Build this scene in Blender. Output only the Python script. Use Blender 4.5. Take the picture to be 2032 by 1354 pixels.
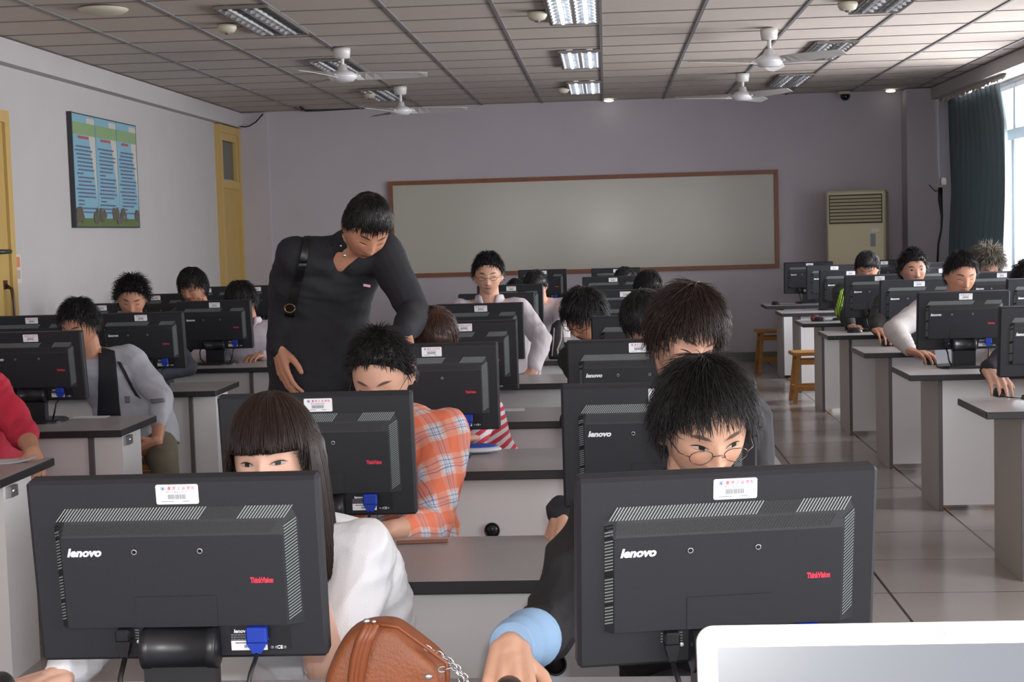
import bpy, math, random
import numpy as np
from mathutils import Vector, Matrix, Euler

random.seed(7)
for _o in list(bpy.data.objects): bpy.data.objects.remove(_o)
SC = bpy.context.scene
COL = SC.collection
PI = math.pi
R = math.radians

# ------------------------------------------------------------------ camera
FPX = 3000.0; CAMZ = 1.475
_V = np.array([1203-1016, 455-677, FPX]); _ey = _V/np.linalg.norm(_V)
_s = -.024
_t = -(_ey[0]+_s*_ey[1])/_ey[2]
_ex = np.array([1, _s, _t]); _ex /= np.linalg.norm(_ex)
_ez = np.cross(_ex, _ey)
RW = np.array([_ex, _ey, _ez])          # world = RW @ (right, down, forward)
cam_d = bpy.data.cameras.new('camera'); cam = bpy.data.objects.new('camera', cam_d); COL.objects.link(cam)
cam_d.sensor_width = 36.0; cam_d.lens = 36.0*FPX/2032.0; cam_d.clip_start = .02; cam_d.clip_end = 100
m3 = Matrix(((RW[0][0], -RW[0][1], -RW[0][2]), (RW[1][0], -RW[1][1], -RW[1][2]), (RW[2][0], -RW[2][1], -RW[2][2])))
cam.matrix_world = Matrix.Translation((0, 0, CAMZ)) @ m3.to_4x4()
SC.camera = cam

def at(px, py, Y=None, X=None, Z=None):
    r = RW @ np.array([px-1016, py-677, FPX])
    k = Y/r[1] if Y is not None else X/r[0] if X is not None else (Z-CAMZ)/r[2]
    return Vector((r[0]*k, r[1]*k, r[2]*k+CAMZ))

# ------------------------------------------------------------------ light and exposure
SC.view_settings.view_transform = 'Standard'
SC.view_settings.look = 'None'
SC.view_settings.gamma = 1.0
SC.view_settings.use_curve_mapping = False
SC.view_settings.exposure = 0.50
W = bpy.data.worlds.new('sky'); SC.world = W; W.use_nodes = True
W.node_tree.nodes['Background'].inputs[0].default_value = (.86, .93, 1.0, 1)
W.node_tree.nodes['Background'].inputs[1].default_value = 2.2

def area(name, loc, rot, sx, sy, power, color=(1, 1, 1), spread=180):
    l = bpy.data.lights.new(name, 'AREA'); l.shape = 'RECTANGLE'; l.size = sx; l.size_y = sy
    l.energy = power; l.color = color; l.spread = R(spread)
    o = bpy.data.objects.new(name, l); COL.objects.link(o); o.location = loc; o.rotation_euler = rot
    return o
WINS = [(-1.2, 1.6), (2.6, 5.4), (6.4, 9.2), (10.2, 11.9), (12.6, 15.55)]   # window openings along the right wall
for (a, b) in WINS:
    area('daylight', (4.35, (a+b)/2, 1.62), (0, R(74), 0), 1.35, b-a, (112 if a > 10 else 56)*(b-a), (.97, .98, 1.0))
area('camera_flash', (.05, .02, CAMZ+.10), (R(86), 0, R(0)), .05, .03, 15, (1, .985, .97))
area('rear_fill_light', (0, -1.3, 1.75), (R(90), 0, 0), 5.5, 1.6, 105, (1.0, .98, .97))  # added frontal fill behind the camera; the wall there has no window

# ------------------------------------------------------------------ materials
def lin(c):
    return tuple(((v/255)/12.92 if v/255 <= .04045 else ((v/255+.055)/1.055)**2.4) for v in c)
_mats = {}
def mat(name, c, rough=.6, metal=0, spec=.5, noise=0, nscale=8, bump=0, bscale=60, emit=0, coat=0, alpha=None):
    if name in _mats: return _mats[name]
    m = bpy.data.materials.new(name); m.use_nodes = True; _mats[name] = m
    nt = m.node_tree; b = nt.nodes['Principled BSDF']; L = nt.links.new
    cc = lin(c)
    b.inputs['Base Color'].default_value = (*cc, 1)
    b.inputs['Roughness'].default_value = rough; b.inputs['Metallic'].default_value = metal
    b.inputs['Specular IOR Level'].default_value = spec
    if coat: b.inputs['Coat Weight'].default_value = coat
    tc = nt.nodes.new('ShaderNodeTexCoord')
    if noise:
        n = nt.nodes.new('ShaderNodeTexNoise'); n.inputs['Scale'].default_value = nscale; n.inputs['Detail'].default_value = 4
        L(tc.outputs['Object'], n.inputs['Vector'])
        r = nt.nodes.new('ShaderNodeValToRGB'); L(n.outputs['Fac'], r.inputs[0])
        r.color_ramp.elements[0].position = .3; r.color_ramp.elements[1].position = .7
        r.color_ramp.elements[0].color = (*[v*(1-noise) for v in cc], 1)
        r.color_ramp.elements[1].color = (*[min(1, v*(1+noise)) for v in cc], 1)
        L(r.outputs[0], b.inputs['Base Color'])
    if bump:
        n2 = nt.nodes.new('ShaderNodeTexNoise'); n2.inputs['Scale'].default_value = bscale; n2.inputs['Detail'].default_value = 3
        L(tc.outputs['Object'], n2.inputs['Vector'])
        bp = nt.nodes.new('ShaderNodeBump'); bp.inputs['Strength'].default_value = bump; bp.inputs['Distance'].default_value = .004
        L(n2.outputs['Fac'], bp.inputs['Height']); L(bp.outputs[0], b.inputs['Normal'])
    if emit:
        b.inputs['Emission Color'].default_value = (*cc, 1); b.inputs['Emission Strength'].default_value = emit
    return m

def nodes(m):
    nt = m.node_tree
    return nt, nt.nodes, nt.links.new, nt.nodes['Principled BSDF']
def MA(nt, op, a, b=None, c=None, clamp=False):
    n = nt.nodes.new('ShaderNodeMath'); n.operation = op; n.use_clamp = clamp
    for i, v in enumerate((a, b, c)):
        if v is None: continue
        if isinstance(v, (int, float)): n.inputs[i].default_value = v
        else: nt.links.new(v, n.inputs[i])
    return n.outputs[0]
def MIX(nt, fac, a, b):
    n = nt.nodes.new('ShaderNodeMix'); n.data_type = 'RGBA'
    for sock, v in ((n.inputs[0], fac), (n.inputs[6], a), (n.inputs[7], b)):
        if isinstance(v, (int, float)): sock.default_value = v
        elif isinstance(v, tuple): sock.default_value = (*v, 1)
        else: nt.links.new(v, sock)
    return n.outputs[2]

M = {}
M['wall'] = mat('lilac_wall_paint', (176, 169, 175), .75, noise=.02, nscale=3)
M['wall_white'] = mat('white_wall_paint', (176, 171, 171), .75, noise=.02, nscale=3)
M['yellow'] = mat('yellow_door_paint', (176, 146, 84), .5, noise=.05, nscale=5)
M['yellow_dark'] = mat('yellow_frame_edge', (150, 118, 60), .5)
M['desk_top'] = mat('speckled_grey_laminate', (158, 154, 154), .33, noise=.12, nscale=260)
M['desk_edge'] = mat('black_desk_edge', (36, 35, 38), .4)
M['desk_panel'] = mat('pale_grey_board', (220, 218, 219), .5, noise=.015, nscale=4)
M['desk_seam'] = mat('brown_grey_edge_band', (92, 86, 88), .5)
M['black'] = mat('black_monitor_plastic', (33, 34, 40), .55, spec=.4, bump=.15, bscale=900)
M['black2'] = mat('black_smooth_plastic', (27, 28, 33), .35, spec=.5)
M['dark'] = mat('dark_slot', (12, 12, 14), .6)
M['slit'] = mat('bare_metal_vent_slits', (134, 142, 141), .4)
M['screen'] = mat('lit_desktop_screen', (120, 150, 190), .3, emit=.35)
M['logo'] = mat('silver_logo', (228, 232, 238), .35, metal=.1)
M['red'] = mat('red_logo', (205, 52, 78), .5)
M['white'] = mat('white_sticker', (240, 240, 244), .45)
M['stickred'] = mat('sticker_red_ink', (214, 74, 100), .5)
M['stickgrey'] = mat('sticker_grey_ink', (130, 134, 142), .5)
M['vga'] = mat('blue_vga_plug', (26, 56, 160), .45)
M['cable'] = mat('black_cable', (18, 18, 20), .45)
M['metal'] = mat('brushed_metal', (190, 190, 192), .3, metal=.9)
M['wood'] = mat('stool_wood', (168, 116, 52), .55, noise=.15, nscale=20)
M['board'] = mat('whiteboard_enamel', (176, 172, 162), .15, spec=.2, noise=.01, nscale=2)
M['board_frame'] = mat('brown_wood_frame', (122, 72, 44), .5, noise=.1, nscale=10)
M['ac'] = mat('cream_ac_plastic', (182, 172, 140), .5)
M['fan'] = mat('white_fan_enamel', (206, 204, 200), .35)
M['beige'] = mat('beige_plastic', (190, 184, 166), .5)
M['alu'] = mat('reflector_aluminium', (205, 208, 212), .15, metal=.95)
M['rim'] = mat('light_trim', (120, 114, 108), .4, metal=.3)
M['ctile'] = mat('ceiling_board', (188, 176, 168), .85, noise=.025, nscale=14)
M['cgrid'] = mat('ceiling_tee_bar', (122, 121, 124), .5)
M['frame_white'] = mat('white_window_frame', (196, 198, 204), .4)

def glass():
    m = bpy.data.materials.new('clear_window_glass'); m.use_nodes = True
    nt = m.node_tree; nt.nodes.clear()
    o = nt.nodes.new('ShaderNodeOutputMaterial'); t = nt.nodes.new('ShaderNodeBsdfTransparent')
    g = nt.nodes.new('ShaderNodeBsdfGlossy'); g.inputs['Roughness'].default_value = .02
    x = nt.nodes.new('ShaderNodeMixShader'); x.inputs[0].default_value = .06
    nt.links.new(t.outputs[0], x.inputs[1]); nt.links.new(g.outputs[0], x.inputs[2]); nt.links.new(x.outputs[0], o.inputs[0])
    return m
M['glass'] = glass()

# ------------------------------------------------------------------ mesh helpers
class MB:
    """collects polygons, each with a material slot"""
    def __init__(s): s.v = []; s.f = []; s.m = []; s.sm = []
    def add(s, V, F, mi=0, smooth=False, T=None):
        b = len(s.v)
        for p in V:
            p = Vector(p)
            if T is not None: p = T @ p
            s.v.append(tuple(p))
        for f in F: s.f.append(tuple(i+b for i in f)); s.m.append(mi); s.sm.append(smooth)
        return s
    def box(s, c, d, mi=0, T=None, rot=None):
        x, y, z = d[0]/2, d[1]/2, d[2]/2
        V = [Vector((sx*x, sy*y, sz*z)) for sx in (-1, 1) for sy in (-1, 1) for sz in (-1, 1)]
        if rot is not None: V = [rot @ p for p in V]
        V = [p+Vector(c) for p in V]
        return s.add(V, [(0, 1, 3, 2), (4, 6, 7, 5), (0, 4, 5, 1), (2, 3, 7, 6), (0, 2, 6, 4), (1, 5, 7, 3)], mi, False, T)
    def bb(s, x0, x1, y0, y1, z0, z1, mi=0, T=None):
        return s.box(((x0+x1)/2, (y0+y1)/2, (z0+z1)/2), (x1-x0, y1-y0, z1-z0), mi, T)
    def cbox(s, c, d, ch, mi=0, T=None):
        """box with chamfered vertical+horizontal edges (all 12)"""
        hx, hy, hz = d[0]/2, d[1]/2, d[2]/2; V = []; idx = {}
        for sx in (-1, 1):
            for sy in (-1, 1):
                for sz in (-1, 1):
                    for ax in range(3):
                        p = [sx*(hx-ch), sy*(hy-ch), sz*(hz-ch)]
                        p[ax] = (sx*hx, sy*hy, sz*hz)[ax]
                        idx[(sx, sy, sz, ax)] = len(V); V.append((p[0]+c[0], p[1]+c[1], p[2]+c[2]))
        F = []
        for ax in range(3):
            for sg in (-1, 1):
                o = [a for a in range(3) if a != ax]; q = []
                for (a, b) in ((-1, -1), (1, -1), (1, 1), (-1, 1)):
                    k = [0, 0, 0]; k[ax] = sg; k[o[0]] = a; k[o[1]] = b; q.append(idx[(*k, ax)])
                F.append(tuple(q))
        for ax in range(3):
            o = [a for a in range(3) if a != ax]
            for a in (-1, 1):
                for b in (-1, 1):
                    q = []
                    for (sg, aa) in ((-1, o[0]), (1, o[0]), (1, o[1]), (-1, o[1])):
                        k = [0, 0, 0]; k[ax] = sg; k[o[0]] = a; k[o[1]] = b; q.append(idx[(*k, aa)])
                    F.append(tuple(q))
        for sx in (-1, 1):
            for sy in (-1, 1):
                for sz in (-1, 1): F.append(tuple(idx[(sx, sy, sz, a)] for a in range(3)))
        return s.add(V, F, mi, False, T)
    def tube(s, pts, rad, mi=0, n=10, T=None, caps=True, smooth=True, flat=1.0):
        pts = [Vector(p) for p in pts]
        if not isinstance(rad, (list, tuple)): rad = [rad]*len(pts)
        V = []; F = []; prev = None
        for i, p in enumerate(pts):
            d = (pts[min(i+1, len(pts)-1)]-pts[max(i-1, 0)]).normalized()
            if prev is None:
                u = d.orthogonal().normalized()
                if abs(d.z) < .9: u = d.cross(Vector((0, 0, 1))).normalized()
            else:
                u = (prev-d*prev.dot(d)).normalized()
            w = d.cross(u); prev = u
            for k in range(n):
                a = 2*PI*k/n
                V.append(p+(u*math.cos(a)+w*math.sin(a)*flat)*rad[i])
        for i in range(len(pts)-1):
            for k in range(n):
                F.append((i*n+k, i*n+(k+1) % n, (i+1)*n+(k+1) % n, (i+1)*n+k))
        if caps:
            F.append(tuple(range(n))[::-1]); F.append(tuple((len(pts)-1)*n+k for k in range(n)))
        return s.add(V, F, mi, smooth, T)
    def lathe(s, prof, c=(0, 0, 0), mi=0, n=24, T=None, smooth=True):
        V = []; F = []
        for (r, z) in prof:
            for k in range(n):
                a = 2*PI*k/n; V.append((c[0]+r*math.cos(a), c[1]+r*math.sin(a), c[2]+z))
        for i in range(len(prof)-1):
            for k in range(n): F.append((i*n+k, i*n+(k+1) % n, (i+1)*n+(k+1) % n, (i+1)*n+k))
        F.append(tuple(range(n))[::-1]); F.append(tuple((len(prof)-1)*n+k for k in range(n)))
        return s.add(V, F, mi, smooth, T)
    def ell(s, c, r, mi=0, n=16, m=10, T=None, rot=None):
        V = []; F = []
        for i in range(m+1):
            th = PI*i/m
            for k in range(n):
                a = 2*PI*k/n
                p = Vector((r[0]*math.sin(th)*math.cos(a), r[1]*math.sin(th)*math.sin(a), r[2]*math.cos(th)))
                if rot is not None: p = rot @ p
                V.append(p+Vector(c))
        for i in range(m):
            for k in range(n): F.append((i*n+k, (i+1)*n+k, (i+1)*n+(k+1) % n, i*n+(k+1) % n))
        return s.add(V, F, mi, True, T)
    def prism(s, poly, h0, h1, mi=0, T=None):
        """polygon in x,y extruded along z"""
        n = len(poly)
        V = [(x, y, h0) for x, y in poly]+[(x, y, h1) for x, y in poly]
        F = [tuple(range(n))[::-1], tuple(range(n, 2*n))]+[(i, (i+1) % n, n+(i+1) % n, n+i) for i in range(n)]
        return s.add(V, F, mi, False, T)
    def build(s, name, mats, parent=None, loc=None):
        me = bpy.data.meshes.new(name)
        V = s.v
        if loc is not None: V = [(a-loc[0], b-loc[1], c-loc[2]) for a, b, c in V]
        me.from_pydata(V, [], s.f)
        if not isinstance(mats, (list, tuple)): mats = [mats]
        for m in mats: me.materials.append(m)
        if len(mats) > 1: me.polygons.foreach_set('material_index', s.m)
        me.polygons.foreach_set('use_smooth', s.sm)
        me.update()
        o = bpy.data.objects.new(name, me); COL.objects.link(o)
        if parent is not None: o.parent = parent
        if loc is not None and parent is None: o.location = loc
        return o

def tag(o, label, cat, group=None):
    o['label'] = label; o['category'] = cat
    if group: o['group'] = group
    return o
def struct(o): o['kind'] = 'structure'; return o
def empty(name, loc, rz=0):
    o = bpy.data.objects.new(name, None); COL.objects.link(o); o.location = loc; o.rotation_euler = (0, 0, rz)
    o.empty_display_size = .1
    return o
def copy_tree(o, parent=None):
    c = o.copy(); COL.objects.link(c)
    if parent is not None: c.parent = parent
    for ch in list(o.children): copy_tree(ch, c)
    return c
_textc = {}
def text_mesh(body, size, shear=0, offset=0, align='CENTER', extrude=0):
    key = (body, size, shear, offset, align, extrude)
    if key in _textc: return _textc[key]
    cu = bpy.data.curves.new('t', 'FONT'); cu.body = body; cu.size = size; cu.shear = shear; cu.offset = offset
    cu.align_x = align; cu.align_y = 'CENTER'; cu.resolution_u = 3; cu.extrude = extrude
    o = bpy.data.objects.new('t', cu); COL.objects.link(o)
    bpy.context.view_layer.update()
    me = bpy.data.meshes.new_from_object(o.evaluated_get(bpy.context.evaluated_depsgraph_get()))
    V = [tuple(v.co) for v in me.vertices]; F = [tuple(p.vertices) for p in me.polygons]
    bpy.data.objects.remove(o); bpy.data.curves.remove(cu); bpy.data.meshes.remove(me)
    _textc[key] = (V, F)
    return V, F
# text plane xy -> x, z facing -Y
TXT = Matrix(((1, 0, 0, 0), (0, 0, -1, 0), (0, 1, 0, 0), (0, 0, 0, 1)))
def face_text(mb, body, size, x, y, z, mi, shear=0, offset=0, align='CENTER', T=None, sx=1):
    V, F = text_mesh(body, size, shear, offset, align)
    TT = Matrix.Translation((x, y, z)) @ TXT @ Matrix.Diagonal((sx, 1, 1, 1))
    if T is not None: TT = T @ TT
    mb.add(V, F, mi, False, TT)

# ================================================================== THE ROOM
YB = 16.5; XL = -4.03; XR = 3.70; ZC = 2.85; YF = -1.6
# floor: 0.6 m polished terrazzo tiles
fm = mat('polished_floor_tile', (142, 139, 135), .16, spec=.5)
nt, N, L, b = nodes(fm)
tc = N.new('ShaderNodeTexCoord'); sp = N.new('ShaderNodeSeparateXYZ'); L(tc.outputs['Object'], sp.inputs[0])
def joint(axis, off, per, w):
    a = MA(nt, 'ADD', sp.outputs[axis], off); a = MA(nt, 'DIVIDE', a, per); a = MA(nt, 'FRACT', a)
    a = MA(nt, 'SUBTRACT', a, .5); a = MA(nt, 'ABSOLUTE', a); return MA(nt, 'GREATER_THAN', a, .5-w/per/2)
jx = joint('X', 40-1.49+.6, .6, .012); jy = joint('Y', 40.2, .6, .007); jj = MA(nt, 'MAXIMUM', jx, jy)
ns = N.new('ShaderNodeTexNoise'); ns.inputs['Scale'].default_value = 1.2; L(tc.outputs['Object'], ns.inputs['Vector'])
n3 = N.new('ShaderNodeTexNoise'); n3.inputs['Scale'].default_value = 90; L(tc.outputs['Object'], n3.inputs['Vector'])
base = MIX(nt, ns.outputs['Fac'], lin((150, 142, 138)), lin((170, 162, 158)))
base = MIX(nt, MA(nt, 'MULTIPLY', n3.outputs['Fac'], .35), base, lin((138, 130, 126)))
L(MIX(nt, jj, base, lin((46, 44, 44))), b.inputs['Base Color'])
L(MA(nt, 'ADD', MA(nt, 'MULTIPLY', ns.outputs['Fac'], .12), .12), b.inputs['Roughness'])
struct(MB().bb(XL-.2, XR+.2, YF-.2, YB+.2, -.1, 0).build('floor', fm))
# ceiling boards laid on a grid of tee bars
cm = MB(); cm.bb(XL-.2, XR+.2, YF-.2, YB+.2, ZC+.012, ZC+.12)
struct(cm.build('ceiling', M['ctile']))
LX = [-3.28+.655*i for i in range(11)]
gm = MB()
for x in LX: gm.bb(x-.011, x+.011, YF, YB, ZC+.004, ZC+.012)
struct(gm.build('trim_1', M['cgrid']))
gm = MB(); y = 16.35
while y > YF: gm.bb(XL, XR-.2, y-.0045, y+.0045, ZC+.007, ZC+.012); y -= .59
struct(gm.build('trim_2', mat('thin_ceiling_joint', (108, 102, 100), .6)))
# walls
struct(MB().bb(XL-.2, XR+.2, YB, YB+.2, 0, ZC+.1).build('wall_back', M['wall']))
struct(MB().bb(XL-.2, XR+.2, YF-.2, YF, 0, ZC+.1).build('wall_front', M['wall_white']))
struct(MB().bb(XL-.2, XL, YF, YB, 0, ZC+.1).build('wall_left', M['wall_white']))
wr = MB(); prevy = YF; ZS = .92; ZT = 2.70
for (a, c) in WINS+[(YB, YB)]:
    wr.bb(XR, XR+.25, prevy, a, 0, ZC+.1); prevy = c
    if c > a: wr.bb(XR, XR+.25, a, c, 0, ZS); wr.bb(XR, XR+.25, a, c, ZT, ZC+.1)
struct(wr.build('wall_right', M['wall_white']))
struct(MB().bb(XL, XL+.09, YF, YB-.05, 2.69, ZC).build('trim_3', M['wall_white']))          # beam along the left wall
struct(MB().bb(3.42, XR, YF, YB-.02, 2.73, ZC).build('trim_4', M['wall_white']))           # beam along the window wall
struct(MB().bb(XL, -3.67, YB-.06, YB, 0, ZC).build('trim_5', M['wall']))                   # corner pillars
struct(MB().bb(3.17, 3.50, YB-.30, YB, 0, ZC).build('trim_6', M['wall']))
struct(MB().bb(-3.67, 3.17, YB-.015, YB, 0, .10).build('baseboard_back', mat('dark_skirting_tile', (92, 88, 88), .4)))
struct(MB().bb(XL, XL+.012, 10.0, 15.6, 0, .10).build('baseboard_left', _mats['dark_skirting_tile']))

# windows
for i, (a, c) in enumerate(WINS):
    o = empty('window_%d' % (i+1), (XR, a, ZS)); struct(o)
    fr = MB(); w = .05
    fr.bb(.02, .09, 0, c-a, 0, w); fr.bb(.02, .09, 0, c-a, ZT-ZS-w, ZT-ZS)
    fr.bb(.02, .09, 0, w, 0, ZT-ZS); fr.bb(.02, .09, c-a-w, c-a, 0, ZT-ZS)
    fr.bb(.01, .10, 0, c-a, 1.26, 1.36)
    n = max(2, round((c-a)/.75))
    for k in range(1, n):
        y = (c-a)*k/n; fr.bb(.015, .095, y-.035, y+.035, 0, ZT-ZS)
    for k in range(n):
        for s_ in (0, 1):
            y = (c-a)*k/n+.035+s_*((c-a)/n-.10); fr.bb(.0, .05, y, y+.03, .04, 1.26)
    fr.build('window_frame', M['frame_white'], o)
    MB().bb(.055, .060, .03, c-a-.03, .03, ZT-ZS-.03).build('window_glass', M['glass'], o)
    MB().bb(-.06, .0, -.05, c-a+.05, -.045, -.005).build('window_sill', M['frame_white'], o)

# doors on the left wall
d = empty('door_1', (XL, 8.85, 0)); struct(d)
m = MB(); m.bb(0, .03, 0, 1.14, 0, 2.36); m.build('door_leaf', M['yellow'], d)
m = MB(); m.bb(0, .05, 1.07, 1.15, 0, 2.38); m.bb(0, .05, -.08, .0, 0, 2.38); m.bb(0, .05, .001, 1.069, 2.30, 2.379); m.build('door_frame', mat('yellow_door_frame', (184, 154, 94), .5), d)
hz = 1.10
m = MB(); m.tube([(.03, .98, hz+.12), (.075, .98, hz+.09), (.085, .98, hz), (.085, .98, hz-.10), (.075, .98, hz-.19), (.03, .98, hz-.22)], [.014, .012, .010, .010, .012, .014], n=8)
m.box((.034, .98, hz+.12), (.01, .05, .06)); m.box((.034, .98, hz-.22), (.01, .05, .06)); m.build('door_handle', mat('dark_brown_handle', (66, 40, 34), .35), d)
m = MB(); m.tube([(.032, .85, 1.44), (.06, .90, 1.44), (.06, 1.02, 1.44), (.032, 1.04, 1.44)], .016, n=8); m.build('door_latch', mat('dark_green_latch', (52, 58, 46), .4), d)
d = empty('door_2', (XL, 15.56, 0)); struct(d)
m = MB(); m.bb(0, .03, .07, .80, 0, 2.02); m.build('door_leaf', M['yellow'], d)
m = MB(); m.bb(0, .06, 0, .07, 0, 2.68); m.bb(0, .06, .80, .88, 0, 2.68); m.bb(0, .058, .071, .799, 2.60, 2.679); m.bb(0, .058, .071, .799, 2.02, 2.10)
m.bb(0, .05, .071, .13, 2.101, 2.599); m.bb(0, .05, .70, .78, 2.101, 2.599); m.bb(0, .049, .131, .699, 2.52, 2.599)
m.build('door_frame', mat('yellow_door_frame', (184, 154, 94), .5), d)
m = MB(); m.bb(.005, .015, .12, .72, 2.12, 2.54); m.build('transom_pane', mat('dark_transom_glass', (78, 84, 80), .2), d)

# ------------------------------------------------------------------ wall things
p = at(770, 361, Y=16.4); q = at(1548, 530, Y=16.4)
x0, x1, z0, z1 = -2.36, 1.855, 1.005, 2.06
wb = empty('whiteboard', (0, YB, z0)); tag(wb, 'long whiteboard in brown wooden frame on back wall', 'whiteboard')
m = MB(); m.bb(x0+.03, x1-.03, -.025, -.008, .03, z1-z0-.03); m.build('writing_surface', M['board'], wb)
m = MB(); m.bb(x0+.0455, x1-.0455, -.044, 0, 0, .045); m.bb(x0+.0455, x1-.0455, -.044, 0, z1-z0-.045, z1-z0); m.bb(x0, x0+.045, -.045, 0, 0, z1-z0); m.bb(x1-.045, x1, -.045, 0, 0, z1-z0)
m.build('frame', M['board_frame'], wb)

# poster board on the left wall, three printed columns
pb = empty('notice_poster', (XL+.004, 11.24, 1.61)); tag(pb, 'blue printed poster board of three text columns on left wall', 'poster')
PW = 1.56/3; PH = .855
for k in range(3):
    m = MB(); y0 = k*PW; T = Matrix.Translation((0, y0, 0))
    m.bb(.012, .03, .004, PW-.004, 0, PH, 0)
    xx = .0305
    def pq(y_0, y_1, z_0, z_1, mi, d=0):
        V = [(xx+d, y_0, z_0), (xx+d, y_1, z_0), (xx+d, y_1, z_1), (xx+d, y_0, z_1)]; m.add(V, [(0, 1, 2, 3)], mi, False)
    for v in range(len(m.v)): pass
    pq(.01, PW-.01, .82*PH, .93*PH, 1, .0008)
    V = [(xx, PW*.62, PH*.98), (xx, PW-.01, PH*.98), (xx, PW-.01, PH*.18), (xx, PW*.93, PH*.35), (xx, PW*.80, PH*.62)]
    m.add(V, [(0, 1, 2, 3, 4)], 2, False)
    pq(.01, PW-.01, .0, .075*PH, 3, .001)
    rnd = random.Random(k)
    for t in range(26):
        cy = rnd.choice([rnd.uniform(.02, .16), rnd.uniform(PW-.17, PW-.02)]); cz = rnd.uniform(.06, .15)*PH; rr = rnd.uniform(.02, .045)
        m.add([(xx+.002+.0001*t, cy+rr*math.cos(a*PI/4), cz+rr*.8*math.sin(a*PI/4)) for a in range(8)], [tuple(range(8))], 4, False)
    pq(.12, PW-.16 if k < 2 else .30, .80*PH-.012, .80*PH+.008, 5, .001)
    z = .75*PH
    for r_ in range(18):
        z -= PH*.0345
        y = rnd.choice([.04, .07, .09]); end = rnd.choice([PW-.06, PW-.05, PW-.09, PW*.4, PW*.75, PW-.06])
        while y < end:
            l = rnd.uniform(.015, .05); pq(y, min(y+l, end), z-.0065, z+.0065, 6, .0015); y += l+.006
    m.v = [(a, b_+y0, c) for a, b_, c in m.v]
    m.build('poster_column', [mat('poster_blue', (122, 166, 184), .3), mat('poster_green', (128, 156, 112), .3), mat('poster_cream', (188, 184, 178), .3),
            mat('poster_grass', (84, 104, 58), .3), mat('poster_tree', (88, 82, 70), .3), mat('poster_title_red', (168, 84, 84), .3), mat('poster_text', (96, 106, 134), .3)], pb)
m = MB(); m.bb(0, .034, -.012, .002, -.01, PH+.01); m.bb(0, .03, 3*PW, 3*PW+.008, -.01, PH+.01); m.bb(0, .032, 0, 3*PW, PH, PH+.008); m.bb(0, .032, 0, 3*PW, -.01, 0)
m.build('poster_edge', mat('dark_poster_edge', (52, 52, 60), .5), pb)

# papers stuck beside the near door
m = MB(); m.bb(0, .004, 0, .17, 0, .20, 0); m.bb(.004, .005, .02, .15, .11, .18, 1); m.bb(.004, .005, .02, .15, .03, .09, 2)
o = m.build('wall_notice', [mat('notice_paper', (198, 182, 170), .7), mat('notice_orange', (190, 120, 84), .7), mat('notice_grey', (160, 150, 148), .7)]); o.location = (XL, 10.02, 1.22)
tag(o, 'small paper notice with orange patch beside yellow door, the upper one', 'notice')
m = MB(); m.bb(0, .004, 0, .10, 0, .18, 0); m.bb(.004, .005, .01, .07, .10, .16, 1); m.bb(.004, .005, .02, .08, .02, .08, 2)
o = m.build('wall_notice', [mat('notice_pale', (196, 188, 190), .7), mat('notice_red', (170, 90, 96), .7), mat('notice_black', (70, 66, 72), .7)]); o.location = (XL, 9.98, .98)
tag(o, 'torn pale paper notice low on door frame, beneath the orange patched one', 'notice')

# standing air conditioner
ac = empty('air_conditioner', (2.62, 16.02, 0), R(-16)); tag(ac, 'tall cream floor-standing air conditioner against the back wall', 'air conditioner')
w, dd, h = .60, .34, 1.80
m = MB(); m.cbox((0, 0, h/2), (w, dd, h), .018); m.build('body', M['ac'], ac)
m = MB(); m.bb(-w/2+.03, w/2-.03, -dd/2-.004, -dd/2+.002, 1.46, 1.76, 0); m.build('outlet_recess', mat('ac_dark_recess', (52, 50, 44), .6), ac)
m = MB()
for k in range(8):
    z = 1.485+k*.035
    m.add([(-w/2+.04, -dd/2-.018, z-.008), (w/2-.04, -dd/2-.018, z-.008), (w/2-.04, -dd/2-.003, z+.012), (-w/2+.04, -dd/2-.003, z+.012),
           (-w/2+.04, -dd/2-.018, z-.003), (w/2-.04, -dd/2-.018, z-.003), (w/2-.04, -dd/2-.003, z+.017), (-w/2+.04, -dd/2-.003, z+.017)],
          [(0, 1, 2, 3), (7, 6, 5, 4), (0, 4, 5, 1), (1, 5, 6, 2), (2, 6, 7, 3), (3, 7, 4, 0)])
m.build('louvre', mat('ac_louvre', (170, 160, 128), .5), ac)
m = MB(); m.bb(-w/2+.02, w/2-.02, -dd/2-.014, -dd/2, .12, 1.44); m.build('front_panel', mat('ac_front', (188, 178, 146), .5), ac)
m = MB(); m.bb(w/2-.15, w/2-.10, -dd/2-.022, -dd/2-.012, 1.22, 1.35); m.build('control_pad', mat('ac_control', (112, 116, 120), .3), ac)
m = MB(); m.bb(w/2-.14, w/2-.06, -dd/2-.019, -dd/2-.012, 1.37, 1.405); m.build('badge', mat('ac_badge', (196, 194, 186), .4), ac)

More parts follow.
